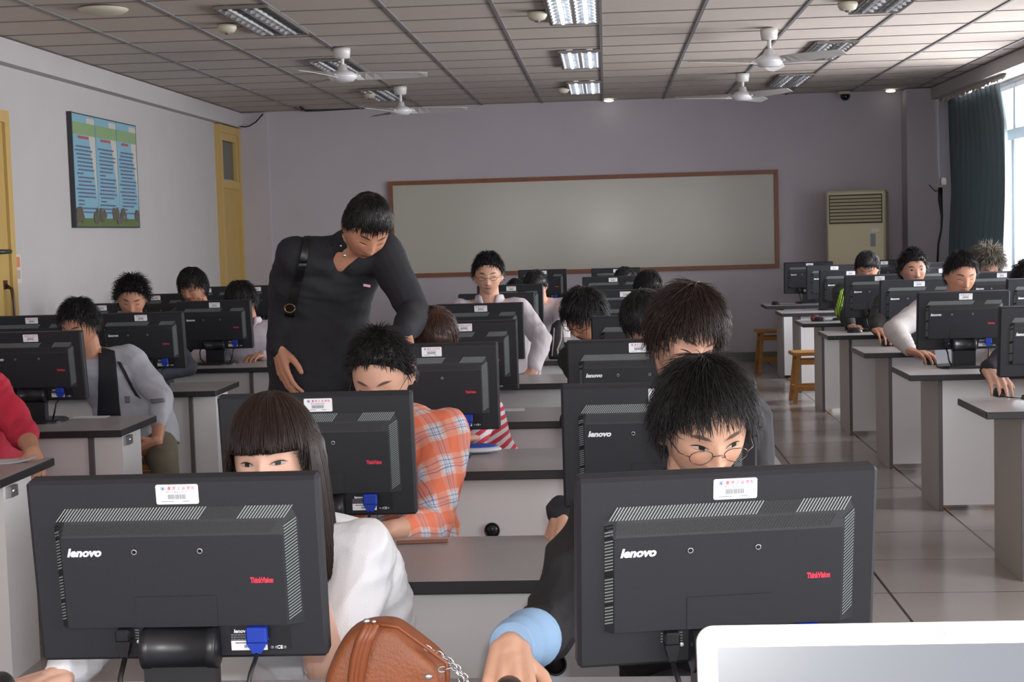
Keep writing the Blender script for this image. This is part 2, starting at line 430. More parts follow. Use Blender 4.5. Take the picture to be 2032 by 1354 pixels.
# curtain with folds, and its torn pelmet
def curtain():
    V = []; F = []; ny = 90; nz = 26; z0_, z1_ = .35, 2.70
    for j in range(nz+1):
        t = j/nz; z = z0_+(z1_-z0_)*t
        ya = 15.95+.04*math.sin(t*5); yb = 13.75+.10*math.sin(t*6+1)+.16*(t > .86)*(t-.86)/.14+.12*(1-t)
        for i in range(ny+1):
            s_ = i/ny; y = ya+(yb-ya)*s_
            amp = .035*(1-.3*t)
            x = 3.555+amp*math.sin(s_*2*PI*11+.6*math.sin(t*4+s_*9))+.012*math.sin(s_*70+t*5)
            zz = z-(.02*abs(math.sin(s_*40)) if j == nz else 0)
            V.append((x, y, zz))
    for j in range(nz):
        for i in range(ny):
            a = j*(ny+1)+i; F.append((a, a+1, a+ny+2, a+ny+1))
    m = MB(); m.add(V, F, 0, True)
    o = m.build('curtain', M['curtain'])
    md = o.modifiers.new('thick', 'SOLIDIFY'); md.thickness = .004
    return o
M['curtain'] = mat('dark_teal_curtain', (84, 96, 100), .85, bump=.3, bscale=200)
nt, N, L, b = nodes(M['curtain']); b.inputs['Transmission Weight'].default_value = 0
tr = N.new('ShaderNodeBsdfTranslucent'); tr.inputs[0].default_value = (*lin((40, 150, 165)), 1)
mx = N.new('ShaderNodeMixShader'); mx.inputs[0].default_value = .05
L(b.outputs[0], mx.inputs[1]); L(tr.outputs[0], mx.inputs[2]); L(mx.outputs[0], N['Material Output'].inputs[0])
tag(curtain(), 'dark teal curtain hanging bunched beside the window', 'curtain')
m = MB(); rr = random.Random(4); V = []; F = []
n_ = 60
for i in range(n_+1):
    y = 16.0-2.5*i/n_; V += [(3.50, y, 2.735), (3.485, y, 2.70-rr.uniform(0, .035))]
for i in range(n_): F.append((2*i, 2*i+1, 2*i+3, 2*i+2))
m.add(V, F); o = m.build('pelmet_strip', mat('torn_white_strip', (196, 188, 176), .8)); o.modifiers.new('t', 'SOLIDIFY').thickness = .003
tag(o, 'torn whitish paper strip along the top of the teal curtain', 'pelmet')

# cables on walls
m = MB(); P0 = at(478, 251, X=XL+.115); P1 = at(522, 226, Y=16.40)
m.tube([P0, at(486, 252, Y=16.30), at(495, 250, Y=16.38), at(508, 242, Y=16.39), P1], .008, n=6)
tag(m.build('wall_cable', M['cable']), 'loose black cable looping down from ceiling at the left corner', 'cable')
m = MB(); pts = [at(1866+dx, y_, X=3.45) for dx, y_ in ((0, 352), (0, 392), (3, 420), (4, 450), (-3, 480), (-4, 515))]
pts = [at(1864+dx, y_, Y=16.16) for dx, y_ in ((2, 372), (2, 398), (5, 430), (4, 455), (-2, 485), (-4, 530))]
m.tube(pts, [.022, .022, .012, .010, .010, .010], n=6)
m.tube([pts[0]+Vector((0, 0, -.02)), pts[0]+Vector((-.05, -.01, -.04)), pts[0]+Vector((-.12, -.01, .03))], .005, n=5)
tag(m.build('wall_cable', M['cable']), 'dark cable running down the pillar between air conditioner and curtain', 'cable')
o = MB().box(at(1872, 360, Y=16.17), (.05, .03, .07)).build('wall_socket', M['beige']); tag(o, 'small socket on pillar above the dark cable', 'socket')
m = MB(); m.tube([at(596, 213, Y=15.9), at(606, 220, Y=16.3), at(640, 219, Y=16.42), at(720, 214, Y=16.42), at(775, 211, Y=16.42)], .012, n=6)
tag(m.build('wall_cable', M['cable']), 'thin dark conduit running along top of back wall by the rear left fan', 'cable')

# ------------------------------------------------------------------ ceiling fixtures
def louvre_light(x, y0, y1, lit, label):  # lit: tubes get a glow standing in for reflected light
    o = empty('ceiling_light', (x, (y0+y1)/2, ZC)); tag(o, label, 'ceiling light', 'recessed louvre lights')
    w = .31; l = y1-y0
    m = MB()
    m.bb(-w/2-.012, w/2+.012, -l/2-.012, l/2+.012, -.006, .004)
    m2 = MB()
    for (a, b_, c, d) in ((-w/2-.012, -w/2+.008, -l/2, l/2), (w/2-.008, w/2+.012, -l/2, l/2), (-w/2, w/2, -l/2-.012, -l/2+.008), (-w/2, w/2, l/2-.008, l/2+.012)):
        m2.bb(a, b_, c, d, -.012, .006)
    m2.build('frame', M['rim'], o)
    m = MB(); V = []; F = []
    # two parabolic troughs
    for s_ in (-1, 1):
        cx = s_*w/4; n = 8; b0 = len(m.v); V = []; F = []
        for k in range(n+1):
            t = -1+2*k/n; xx_ = cx+t*(w/4-.006); z = .002-.030*t*t+.012
            V += [(xx_, -l/2+.01, z), (xx_, l/2-.01, z)]
        for k in range(n): F.append((2*k, 2*k+1, 2*k+3, 2*k+2))
        m.add(V, F, 0, True)
    m.build('reflector', M['alu'], o)
    m = MB()
    for k in range(9):
        y = -l/2+l*(k+.5)/9; m.bb(-w/2+.01, w/2-.01, y-.003, y+.003, -.012, .006)
    m.bb(-.006, .006, -l/2+.01, l/2-.01, -.014, .008)
    m.build('louvre_blade', M['alu'], o)
    for s_ in (-1, 1):
        m = MB(); m.tube([(s_*w/4, -l/2+.03, -.002), (s_*w/4, l/2-.03, -.002)], .012, n=10)
        m.build('tube', M['tube_glow'] if lit else M['tube_off'], o)
    return o
M['tube_glow'] = mat('tube_reflection_glow', (236, 246, 255), .4, emit=3.5)  # emission imitates the bright reflections in the middle fixtures
M['tube_off'] = mat('unlit_fluorescent_tube', (206, 208, 210), .25)
cols = [(-2.13, 'left'), (-.175, 'middle'), (1.79, 'right')]
rows_ = [(8.95, 10.2, 'nearest the camera'), (11.78, 12.98, 'second from the camera'), (14.25, 15.4, 'nearest the back wall')]
for (x, cn) in cols:
    for (a, b_, rn) in rows_:
        louvre_light(x, a, b_, cn == 'middle', ('bright' if cn == 'middle' else 'dark')+' recessed louvre light in the %s line, %s' % (cn, rn))
for (px, py, lab) in ((1208, 203, 'small glowing lamp at ceiling edge above the whiteboard'), (1756, 187, 'small bright spot lamp at ceiling edge right of dome camera')):
    p = at(px, py, Z=ZC-.01); o = MB().lathe([(.05, .0), (.05, -.012), (.03, -.018), (.001, -.018)], mi=0, n=12).build('spot_lamp', mat('lit_spot_lamp', (250, 246, 232), .4, emit=2.0))
    o.location = (p.x, 16.33, ZC); tag(o, lab, 'lamp')

def ceiling_fan(x, y, zh, ang, label, br=.62):
    o = empty('ceiling_fan', (x, y, ZC), ang); tag(o, label, 'ceiling fan', 'white ceiling fans')
    h = ZC-zh
    MB().lathe([(.02, -.075), (.055, -.07), (.062, -.02), (.062, 0)], n=20).build('canopy', M['fan'], o)
    MB().tube([(0, 0, -.05), (0, 0, -h+.03)], .014, n=10).build('down_rod', M['fan'], o)
    MB().lathe([(.03, -h-.075), (.075, -h-.07), (.105, -h-.045), (.108, -h-.025), (.075, -h), (.04, -h+.012), (.03, -h+.05), (.001, -h+.052)], n=28).build('motor_housing', mat('fan_motor_enamel', (214, 213, 216), .2, coat=.5), o)
    for k in range(3):
        a = k*2*PI/3; T = Matrix.Rotation(a, 4, 'Z')
        m = MB(); V = []; n = 8; z = -h-.03
        for i in range(n+1):
            t = i/n; r = .10+t*(br-.10); w = .022 if i == 0 else (.035+.03*min(1, t*3)-.012*t)
            if i == n: w *= .6
            tw = .012+.012*(1-t)
            for (sy, dz) in ((-1, 1), (1, -1)):
                for th in (0, -.004): V.append((r, sy*w, z+dz*tw+th))
        F = []
        for i in range(n):
            q = 4*i; F += [(q, q+4, q+6, q+2), (q+1, q+3, q+7, q+5), (q, q+1, q+5, q+4), (q+2, q+6, q+7, q+3)]
        F += [(0, 2, 3, 1), (4*n, 4*n+1, 4*n+3, 4*n+2)]
        m.add(V, F, 0, False, T); m.tube([(.06, 0, z), (.13, 0, z)], .012, n=6, T=T); m.build('blade', M['fan_blade'], o)
    return o
M['fan_blade'] = mat('fan_blade_enamel', (186, 182, 180), .5)
ceiling_fan(-1.90, 11.1, 2.68, R(8), 'white ceiling fan left of the middle lights, the nearer one')
ceiling_fan(-1.88, 14.1, 2.66, R(4), 'white ceiling fan left of the middle lights, near the back wall')
ceiling_fan(1.18, 10.9, 2.66, R(-42), 'white ceiling fan right of the middle lights, the nearer one')
ceiling_fan(1.27, 14.0, 2.68, R(66), 'white ceiling fan right of the middle lights, near the back wall')

dets = [(450, 55, 'beige smoke detector beside the nearest left louvre light'), (1066, 30, 'beige smoke detector beside the nearest middle louvre light'),
        (1682, 10, 'beige smoke detector beside the nearest right louvre light'), (733, 190, 'beige smoke detector beside the rearmost left louvre light'),
        (1117, 180, 'beige smoke detector beside the rearmost middle louvre light')]
for (px, py, lab) in dets:
    p = at(px, py-5, Z=ZC)
    o = empty('smoke_detector', (p.x, p.y, ZC)); tag(o, lab, 'smoke detector', 'ceiling smoke detectors')
    MB().lathe([(.03, -.05), (.05, -.042), (.062, -.02), (.062, 0)], n=24).build('housing', M['beige'], o)
    MB().lathe([(.004, -.062), (.016, -.058), (.018, -.048), (.018, -.04)], n=12).build('sensor_tip', mat('sensor_tip', (120, 90, 84), .4), o)
p = at(205, 18, Z=ZC); o = MB().lathe([(.05, -.028), (.12, -.022), (.145, -.004), (.145, 0)], n=28).build('ceiling_speaker', M['beige']); o.location = (p.x, p.y, ZC)
tag(o, 'round beige ceiling speaker at upper left of the ceiling', 'speaker')
p = at(1678, 192, Y=16.25); o = empty('dome_camera', (p.x, 16.28, ZC)); tag(o, 'small dark dome security camera where ceiling meets back wall', 'camera')
MB().lathe([(.05, -.03), (.07, -.02), (.075, 0)], n=20).build('mount', M['beige'], o)
MB().lathe([(.002, -.095), (.03, -.088), (.052, -.06), (.052, -.03)], n=20).build('dome', mat('smoked_dome', (20, 22, 26), .08), o)

# ================================================================== DESKS
RY = [2.08, 3.31, 4.86, 6.12, 7.65, 9.0, 10.47, 11.8, 13.22, 14.49]
ZD = .70; DD = .50
ordn = ['front', 'second', 'third', 'fourth', 'fifth', 'sixth', 'seventh', 'eighth', 'ninth', 'tenth']
def desk(x0, x1, y0, label, group, style='L', gx=(.5,), grom=True, il=.15):
    w = x1-x0; o = empty('computer_desk', (x0, y0, 0)); tag(o, label, 'desk', group)
    m = MB(); m.cbox((w/2, DD/2, ZD-.0145), (w, DD, .029), .003, 0)
    m.bb(.004, w-.004, .004, DD-.004, ZD-.0005, ZD+.001, 1)
    m.build('desktop', [M['desk_edge'], M['desk_top']], o)
    if style == 'L':       # leg panel flush at the viewer's left end
        MB().bb(il+.0205, w-.0205, .055, .075, .03, ZD-.0295, 0).build('front_panel', M['desk_panel'], o)
        m = MB(); m.bb(il, il+.02, .05, DD-.02, 0, ZD-.0295, 0); m.bb(il, il+.02, .045, .0499, 0, ZD-.0295, 1); m.build('side_panel', [mat('grey_side_board', (176, 170, 164), .5), M['desk_seam']], o)
        m = MB(); m.bb(w-.02, w, .05, DD-.04, 0, ZD-.0295, 0); m.build('side_panel', _mats['grey_side_board'], o)
    else:
        MB().bb(.02, w-.16, .075, .095, .03, ZD-.0295, 0).build('front_panel', M['desk_panel'], o)
        m = MB(); m.bb(.0, .02, .05, DD-.04, 0, ZD-.0295, 0); m.build('side_panel', _mats['grey_side_board'], o)
        m = MB(); m.bb(w-.16, w-.14, .05, DD-.04, 0, ZD-.0295, 0); m.build('side_panel', M['desk_seam'], o)
        m = MB(); m.bb(w-.14, w-.02, .07, .32, 0, ZD-.0295, 0); m.build('leg_box', M['desk_panel'], o)
        m = MB(); m.bb(w-.02, w-.0, .09, .15, ZD-.075, ZD-.037); m.tube([(w-.01, .10, ZD-.055), (w-.01, .14, ZD-.055)], .012, n=8); m.build('latch', M['metal'], o)
    if grom:
        for g in gx:
            yy = .054 if style == 'L' else .074
            T = Matrix.Translation((g*w, yy, .495)) @ Matrix.Rotation(R(90), 4, 'X')
            m = MB(); m.lathe([(.022, 0), (.022, .006), (.026, .006), (.026, -.002)], T=T, n=20, mi=0)
            m.lathe([(.0205, .0), (.0205, .005), (.001, .005)], T=T, n=20, mi=0); m.build('cable_grommet', M['black2'], o)
    return o
if 'grey_side_board' not in _mats: mat('grey_side_board', (176, 170, 164), .5)
for k in range(0, 10):
    desk(-1.13, .55, RY[k], 'grey-topped desk in the %s row of the middle block' % ordn[k], 'middle block desks', 'L', gx=((.59,) if k < 2 else (.435,)))
for k in range(3, 10):
    desk(1.50, 3.30, RY[k], 'grey-topped desk in the %s row of the right block%s' % (ordn[k], ', nearest to camera there' if k == 3 else ''), 'right block desks', 'L', gx=(.33,))
for k in range(2, 8):
    desk(-3.85, -2.03, RY[k], 'grey-topped desk in the %s row of the left block%s' % (ordn[k], ', nearest to camera there' if k == 2 else ''), 'left block desks', 'R', gx=(.4,))

# ================================================================== STOOLS
def make_stool():
    o = empty('wooden_stool', (0, 0, 0)); h = .42
    m = MB(); m.cbox((0, 0, h-.015), (.32, .26, .03), .006); m.build('seat', M['wood'], o)
    for sx in (-1, 1):
        for sy in (-1, 1):
            m = MB(); m.add([(sx*.11+a, sy*.085+b_, h-.03) for a in (-.016, .016) for b_ in (-.016, .016)]+[(sx*.145+a, sy*.12+b_, 0) for a in (-.016, .016) for b_ in (-.016, .016)],
                  [(0, 1, 3, 2), (4, 6, 7, 5), (0, 4, 5, 1), (2, 3, 7, 6), (0, 2, 6, 4), (1, 5, 7, 3)]); m.build('leg', M['wood'], o)
    for (z, ins) in ((.335, .115), (.12, .135)):
        for s_ in (-1, 1):
            m = MB(); m.bb(-ins, ins, s_*(ins-.025)-.01, s_*(ins-.025)+.01, z-.02, z+.02); m.build('rail', M['wood'], o)
            m = MB(); m.bb(s_*ins-.01, s_*ins+.01, -ins+.025, ins-.025, z-.02, z+.02); m.build('rail', M['wood'], o)
    return o
_stool = [None]
def stool(x, y, rz, label):
    if _stool[0] is None: _stool[0] = make_stool(); o = _stool[0]
    else: o = copy_tree(_stool[0])
    o.location = (x, y, 0); o.rotation_euler = (0, 0, rz); tag(o, label, 'stool', 'wooden stools')
    return o
stool(1.64, 15.35, R(4), 'wooden stool standing alone behind the rearmost right block desk')
stool(1.66, 12.62, R(2), 'empty wooden stool between the two rear desks of the right block')
stool(-2.22, 8.35, R(0), 'wooden stool left of aisle, behind the fifth row left desk')

# ================================================================== MONITORS
MW, MH = .472, .305
def make_monitor():
    o = empty('monitor', (0, 0, 0))
    zc = .2455
    T = Matrix.Translation((0, 0, zc)) @ Matrix.Rotation(R(7), 4, 'X')
    fx = lambda u: (u-.5)*MW
    fz = lambda v: (.5-v)*MH
    # frame shell
    m = MB(); m.cbox((0, .012, 0), (MW, .034, MH), .006, 0, T)
    m.build('back_shell', M['black'], o)
    MB().cbox((0, .031, 0), (MW-.002, .010, MH-.002), .003, 0, T).build('front_bezel', M['black2'], o)
    MB().bb(fx(.035), fx(.965), .0355, .037, fz(.94), fz(.05), 0, T).build('screen', M['screen'], o)
    # raised block
    m = MB(); yb, yt = -.004, -.020
    B = [(fx(.085), fz(.80)), (fx(.93), fz(.80)), (fx(.93), fz(.235)), (fx(.905), fz(.145)), (fx(.135), fz(.145)), (fx(.085), fz(.235))]
    Tt = [(fx(.115), fz(.795)), (fx(.872), fz(.795)), (fx(.872), fz(.30)), (fx(.868), fz(.296)), (fx(.119), fz(.296)), (fx(.115), fz(.30))]
    V = [(x, yb, z) for x, z in B]+[(x, yt, z) for x, z in Tt]; n = 6
    F = [tuple(range(n, 2*n))]+[(i, (i+1) % n, n+(i+1) % n, n+i) for i in range(n)]
    m.add(V, [f[::-1] for f in F], 0, False, T)
    o_b = m.build('raised_housing', M['black'], o)
    # vents: slanted slits in a dark strip on the sloped faces
    def slope_y(v): return yb+(yt-yb)*min(1, max(0, (v-.145)/(.296-.145)))
    m = MB()
    def quad(P, mi):
        m.add([T @ Vector(p) for p in P], [(0, 1, 2, 3)], mi)
    e = -.0010
    def strip(u0, u1, v0, v1, yy, mi):
        quad([(fx(u0), yy(u0, v1), fz(v1)), (fx(u1), yy(u1, v1), fz(v1)), (fx(u1+(.0 if mi == 0 else 0)), yy(u1, v0), fz(v0)), (fx(u0), yy(u0, v0), fz(v0))], mi)
    ytop = lambda v: slope_y(v)+e
    rn = random.Random(2)
    sh = .030
    k = 0; u = .100
    while u < .885:
        w = .0038; g = .0105
        br = 2 if (.585 < u < .715) else (1)
        quad([(fx(u), ytop(.213)-.0004, fz(.213)), (fx(u+w), ytop(.213)-.0004, fz(.213)), (fx(u+w+sh), ytop(.15)-.0004, fz(.15)), (fx(u+sh), ytop(.15)-.0004, fz(.15))], br)
        if u < .83: quad([(fx(u), ytop(.283)-.0002, fz(.283)), (fx(u+.003), ytop(.283)-.0002, fz(.283)), (fx(u+.003+sh), ytop(.225)-.0002, fz(.225)), (fx(u+sh), ytop(.225)-.0002, fz(.225))], 2)
        u += g
    # right side slope slits
    yr = lambda u_: yt+(yb-yt)*(u_-.872)/(.93-.872)+e
    v = .235
    while v < .76:
        quad([(fx(.880), yr(.880), fz(v+.021)), (fx(.880), yr(.880), fz(v+.0155)), (fx(.920), yr(.920), fz(v-.021)), (fx(.920), yr(.920), fz(v-.0155))], 1)
        v += .0165
    yl = lambda u_: yt+(yb-yt)*(.115-u_)/(.03)+e
    v = .235
    while v < .76:
        quad([(fx(.088), yl(.088), fz(v+.016)), (fx(.088), yl(.088), fz(v+.009)), (fx(.111), yl(.111), fz(v-.012)), (fx(.111), yl(.111), fz(v-.005))], 1 if rn.random() < .75 else 2)
        v += .0165
    m.build('vent_grille', [M['dark'], M['slit'], M['dark']], o_b)
    # brand marks
    m = MB(); face_text(m, 'lenovo', .0185, fx(.192), yt-.0006, fz(.378), 0, shear=.25, offset=.0009, T=T, sx=1.08)
    m.build('brand_logo', M['logo'], o_b)
    m = MB(); face_text(m, 'ThinkVision', .0125, fx(.795), yt-.0006, fz(.545), 0, offset=.0007, T=T, sx=.62); m.build('model_logo', M['red'], o_b)
    for u in (.365, .59):
        m = MB(); TT = T @ Matrix.Translation((fx(u), yt-.0008, fz(.378))) @ Matrix.Rotation(R(90), 4, 'X')
        m.lathe([(.0028, .0), (.0044, .0012), (.0050, .0)], n=14, T=TT, mi=0); m.lathe([(.0028, .0008), (.0001, .0008)], n=14, T=TT, mi=1)
        m.build('screw', [M['metal'], M['dark']], o_b)
    m = MB(); m.bb(fx(.355), fx(.635), yt-.0014, yt, fz(.795), fz(.625), 0, T); m.build('mount_cover', M['black'], o_b)
    # asset sticker
    m = MB(); sx0, sx1, sz0, sz1 = fx(.447), fx(.592), fz(.135), fz(.028); ys = -.0052
    r = .003; pts = []
    for (cx, cz, a0) in ((sx1-r, sz1-r, 0), (sx0+r, sz1-r, 90), (sx0+r, sz0+r, 180), (sx1-r, sz0+r, 270)):
        for a in (0, 30, 60, 90): pts.append((cx+r*math.cos(R(a0+a)), cz+r*math.sin(R(a0+a))))
    n = len(pts); V = [(x, ys-.0006, z) for x, z in pts]+[(x, ys+.001, z) for x, z in pts]
    m.add(V, [tuple(range(n))[::-1]]+[(i, (i+1) % n, n+(i+1) % n, n+i) for i in range(n)], 0, False, T)
    yk = ys-.0010; sw = sx1-sx0; shh = sz1-sz0
    face_text(m, '重 庆 工 业 学 院', .0062, sx0+sw*.60, yk, sz0+shh*.80, 1, shear=.15, T=T, offset=.0001, sx=.98)
    face_text(m, '教学设备登记标签', .0042, sx0+sw*.49, yk, sz0+shh*.60, 2, T=T)
    m.add([T @ Vector((sx0+sw*.17+.0038*math.cos(R(a)), yk, sz0+shh*.80+.0038*math.sin(R(a)))) for a in range(0, 360, 30)]+
          [T @ Vector((sx0+sw*.17+.0031*math.cos(R(a)), yk, sz0+shh*.80+.0031*math.sin(R(a)))) for a in range(0, 360, 30)],
          [(i, (i+1) % 12, 12+(i+1) % 12, 12+i) for i in range(12)], 3)
    m.bb(sx0+sw*.145, sx0+sw*.195, yk-.0001, yk, sz0+shh*.74, sz0+shh*.86, 3, T)
    x = sx0+sw*.28
    while x < sx0+sw*.70:
        w = rn.choice([.0005, .0009, .0013]); m.bb(x, x+w, yk-.0001, yk, sz0+shh*.26, sz0+shh*.50, 2, T); x += w+rn.choice([.0005, .0008])
    for (a, b_) in ((.12, .42), (.62, .78)): m.bb(sx0+sw*a, sx0+sw*b_, yk-.0001, yk, sz0+shh*.13, sz0+shh*.165, 2, T)
    m.build('asset_sticker', [M['white'], M['stickred'], M['stickgrey'], mat('sticker_blue_seal', (110, 120, 170), .5)], o)
    # lower spec plate
    m = MB(); yp = -.0056
    m.bb(fx(.665), fx(.875), yp, yp+.001, fz(.955), fz(.825), 0, T)
    face_text(m, 'lenovo联想', .0088, fx(.722), yp-.0005, fz(.845), 1, shear=.2, offset=.0003, T=T)
    for i, v in enumerate((.865, .878, .891)):
        x = .668
        while x < (.77, .785, .80)[i]:
            w = rn.uniform(.004, .012); m.bb(fx(x), fx(x+w), yp-.0005, yp, fz(v+.0035), fz(v-.0035), 3, T); x += w+.002
    m.bb(fx(.667), fx(.792), yp-.0008, yp, fz(.952), fz(.898), 1, T)
    x = .712
    while x < .785:
        w = rn.choice([.0009, .0016]); m.bb(fx(x), fx(x+w), yp-.0012, yp, fz(.938), fz(.922), 2, T); x += w+.0012
    m.bb(fx(.682), fx(.775), yp-.0012, yp, fz(.913), fz(.907), 3, T)
    face_text(m, 'CE', .008, fx(.835), yp-.0005, fz(.938), 1, offset=.0002, T=T)
    for u in (.808, .822, .852): m.lathe([(.0028, 0), (.0028, .0006)], n=10, mi=3, T=T @ Matrix.Translation((fx(u), yp-.0003, fz(.938))) @ Matrix.Rotation(R(90), 4, 'X'))
    m.build('spec_plate', [M['black2'], M['white'], M['dark'], mat('spec_grey_print', (120, 122, 128), .5)], o)
    m = MB(); yp = -.0056
    for v in (.83, .845, .86, .875):
        m.bb(fx(.275), fx(.282), yp, yp+.001, fz(v+.003), fz(v-.003), 0, T)
    m.build('port_marking', mat('spec_grey_print', (120, 122, 128), .5), o)
    m = MB()
    for v in (.83, .845, .86, .875): m.bb(fx(.335), fx(.348), yp, yp+.001, fz(v+.003), fz(v-.003), 0, T)
    m.lathe([(.0035, 0), (.0035, .0006)], n=12, mi=1, T=T @ Matrix.Translation((fx(.345), yp, fz(.895))) @ Matrix.Rotation(R(90), 4, 'X'))
    m.build('port_marking', [mat('spec_grey_print', (120, 122, 128), .5), M['white']], o)
    # plugs and cables
    m = MB(); m.cbox((fx(.765+.0), -.020, fz(.845)), (.034, .018, .026), .003, 0, T)
    m.prism([(-.017, .0), (.017, .0), (.007, -.018), (-.007, -.018)], -.008, .008, 0, T @ Matrix.Translation((fx(.765), -.020, fz(.885))) @ TXT)
    m.tube([T @ Vector((fx(.765)-.013, -.02, fz(.88))), T @ Vector((fx(.765)-.013, -.02, fz(.90)))], .004, n=8)
    m.tube([T @ Vector((fx(.765)+.013, -.02, fz(.88))), T @ Vector((fx(.765)+.013, -.02, fz(.90)))], .004, n=8)
    vp = m.build('video_plug', M['vga'], o)
    m = MB(); m.tube([T @ Vector((fx(.765), -.020, fz(.94))), (fx(.755), -.045, .085), (fx(.74), -.05, .045), (fx(.70), -.03, .012), (fx(.66), .02, .006), (fx(.62), .10, .006)], .0038, n=8)
    m.build('cable', M['cable'], vp)
    m = MB(); m.cbox((fx(.305), -.020, fz(.835)), (.024, .020, .020), .003, 0, T)
    m.prism([(-.012, .0), (.012, .0), (.005, -.028), (-.005, -.028)], -.009, .009, 0, T @ Matrix.Translation((fx(.305), -.020, fz(.865))) @ TXT)
    pp = m.build('power_plug', M['black2'], o)
    m = MB(); m.tube([T @ Vector((fx(.305), -.020, fz(.95))), (fx(.31), -.045, .08), (fx(.32), -.05, .04), (fx(.36), -.03, .010), (fx(.40), .04, .007), (fx(.42), .12, .007)], .0045, n=8)
    m.build('cable', M['cable'], pp)
    # stand
    m = MB(); T2 = Matrix.Translation((0, -.004, .118)) @ Matrix.Rotation(R(90), 4, 'Y')
    m.lathe([(.030, -.062), (.034, -.060), (.034, -.046), (.0325, -.045), (.0325, .045), (.034, .046), (.034, .060), (.030, .062)], T=T2, n=28)
    m.build('hinge', M['black2'], o)
    m = MB(); m.bb(-.058, .058, -.02, .016, .012, .125, 0); m.build('neck', M['black2'], o)
    m = MB(); V = []; n = 36
    for (z, k) in ((0, 1), (.008, 1), (.014, .93)):
        for i in range(n):
            a = 2*PI*i/n; c, s_ = math.cos(a), math.sin(a)
            V.append((.13*k*math.copysign(abs(c)**.6, c), .02+.10*k*math.copysign(abs(s_)**.6, s_), z))
    F = [(j*n+i, j*n+(i+1) % n, (j+1)*n+(i+1) % n, (j+1)*n+i) for j in range(2) for i in range(n)]+[tuple(range(n))[::-1], tuple(2*n+i for i in range(n))]
    m.add(V, F, 0, False); m.build('base', M['black2'], o)
    return o
MON = make_monitor(); _first = [True]
def monitor(X, Y, yaw, label, group, tilt=0):
    if _first[0]: o = MON; _first[0] = False
    else: o = copy_tree(MON)
    o.location = (X, Y, ZD+.0012); o.rotation_euler = (0, 0, R(yaw)); tag(o, label, 'monitor', group)
    return o
gM, gR, gL = 'monitors of the middle block', 'monitors of the right block', 'monitors of the left block'
def mx(px, py, d): return at(px, py, Y=d).x
MONS = [
 (346, 951, 2.37, 1, 'large black monitor back at front left, before the girl with bangs', gM),
 (1440, 928, 2.33, 10, 'large black monitor back at front right, before the boy with thin round glasses', gM),
 (626, 783, 3.60, 1, 'black monitor back before the boy in orange plaid shirt', gM),
 (1306, 766, 3.66, 1, 'black monitor back directly behind the head of the front boy with glasses', gM),
 (852, 682, 5.16, 1, 'black monitor back before the brown-haired person in striped sleeves', gM),
 (1262, 676, 5.13, 0, 'black monitor back half hidden by the leaning boy in the second row', gM),
 (917, 637, 6.45, 1, 'black monitor back between the striped sleeves and the boy in white coat', gM),
 (1281, 628, 6.55, 0, 'black monitor back in front of the boy turned sideways with glasses', gM),
 (951, 602, 8.02, 0, 'black monitor back directly before the standing-tall boy in white coat', gM),
 (1262, 594, 8.02, 0, 'black monitor back partly seen behind the sideways boy with glasses', gM),
 (985, 582, 9.30, 0, 'black monitor back mostly hidden behind the boy in white coat', gM),
 (1238, 574, 9.35, 0, 'black monitor back with sticker between two dark-haired heads in the middle block', gM),
 (1012, 565, 10.75, 0, 'black monitor back right of the white-coated boy, edge-lit at its right', gM),
 (1214, 549, 12.05, 0, 'black monitor back before the rear boy under the whiteboard edge', gM),
 (1076, 535, 14.75, 0, 'rearmost black monitor back under the whiteboard, left of the two', gM),
 (1222, 531, 14.6, 0, 'rearmost black monitor back under the whiteboard, right of the two', gM),
 (2095, 603, 6.52, 0, 'black monitor back cut by the right photo edge above a hand on a mouse', gR),
 (1911, 571, 8.00, 0, 'black monitor back before the boy in white sleeve, right block', gR),
 (1820, 557, 9.75, 0, 'black monitor back before the boy with short spiky hair and smiling eyes, right block', gR),
 (1742, 545, 10.85, 0, 'black monitor back before the boy in green striped sleeve', gR),
 (1685, 535, 12.15, 0, 'black monitor back left of the boy with green striped sleeve', gR),
 (1653, 527, 13.6, 0, 'black monitor back second from the back on the aisle side, right block', gR),
 (1604, 520, 14.87, 0, 'rearmost aisle-side black monitor back of the right block, beside an empty seat', gR),
 (2075, 547, 9.45, 0, 'black monitor back at right photo edge, window column, fifth from the rear', gR),
 (1984, 536, 10.85, 0, 'black monitor back before the fuzzy haired person by the window', gR),
 (1868, 527, 12.15, 0, 'black monitor back between two boys in the right block, window column', gR),
 (1830, 518, 13.6, 0, 'black monitor back just below the air conditioner, right of its centre', gR),
 (1752, 513, 14.87, 0, 'black monitor back directly below the air conditioner', gR),
 (60, 658, 6.45, -3, 'black monitor back at left edge, before the boy in grey jacket', gL),
 (278, 622, 7.95, 0, 'black monitor back before the spiky haired boy in the left block', gL),
 (424, 597, 9.30, 0, 'black monitor back before the boy in white coat beside the standing man', gL),
 (62, 628, 7.95, 0, 'black monitor back at left edge beside the yellow door', gL),
 (200, 602, 9.30, 0, 'black monitor back left of the spiky haired boy, left block', gL),
 (308, 586, 10.75, 0, 'black monitor back between the spiky haired boy and the boy leaning on his hand', gL),
 (410, 572, 12.1, 0, 'black monitor back just right of the boy leaning on his hand', gL),
 (508, 562, 12.1, 0, 'black monitor back partly hidden at the left of the standing man', gL),
]
for (px, py, d, yaw, lab, g) in MONS:
    monitor(at(px, py, Y=d).x, d, yaw, lab, g)

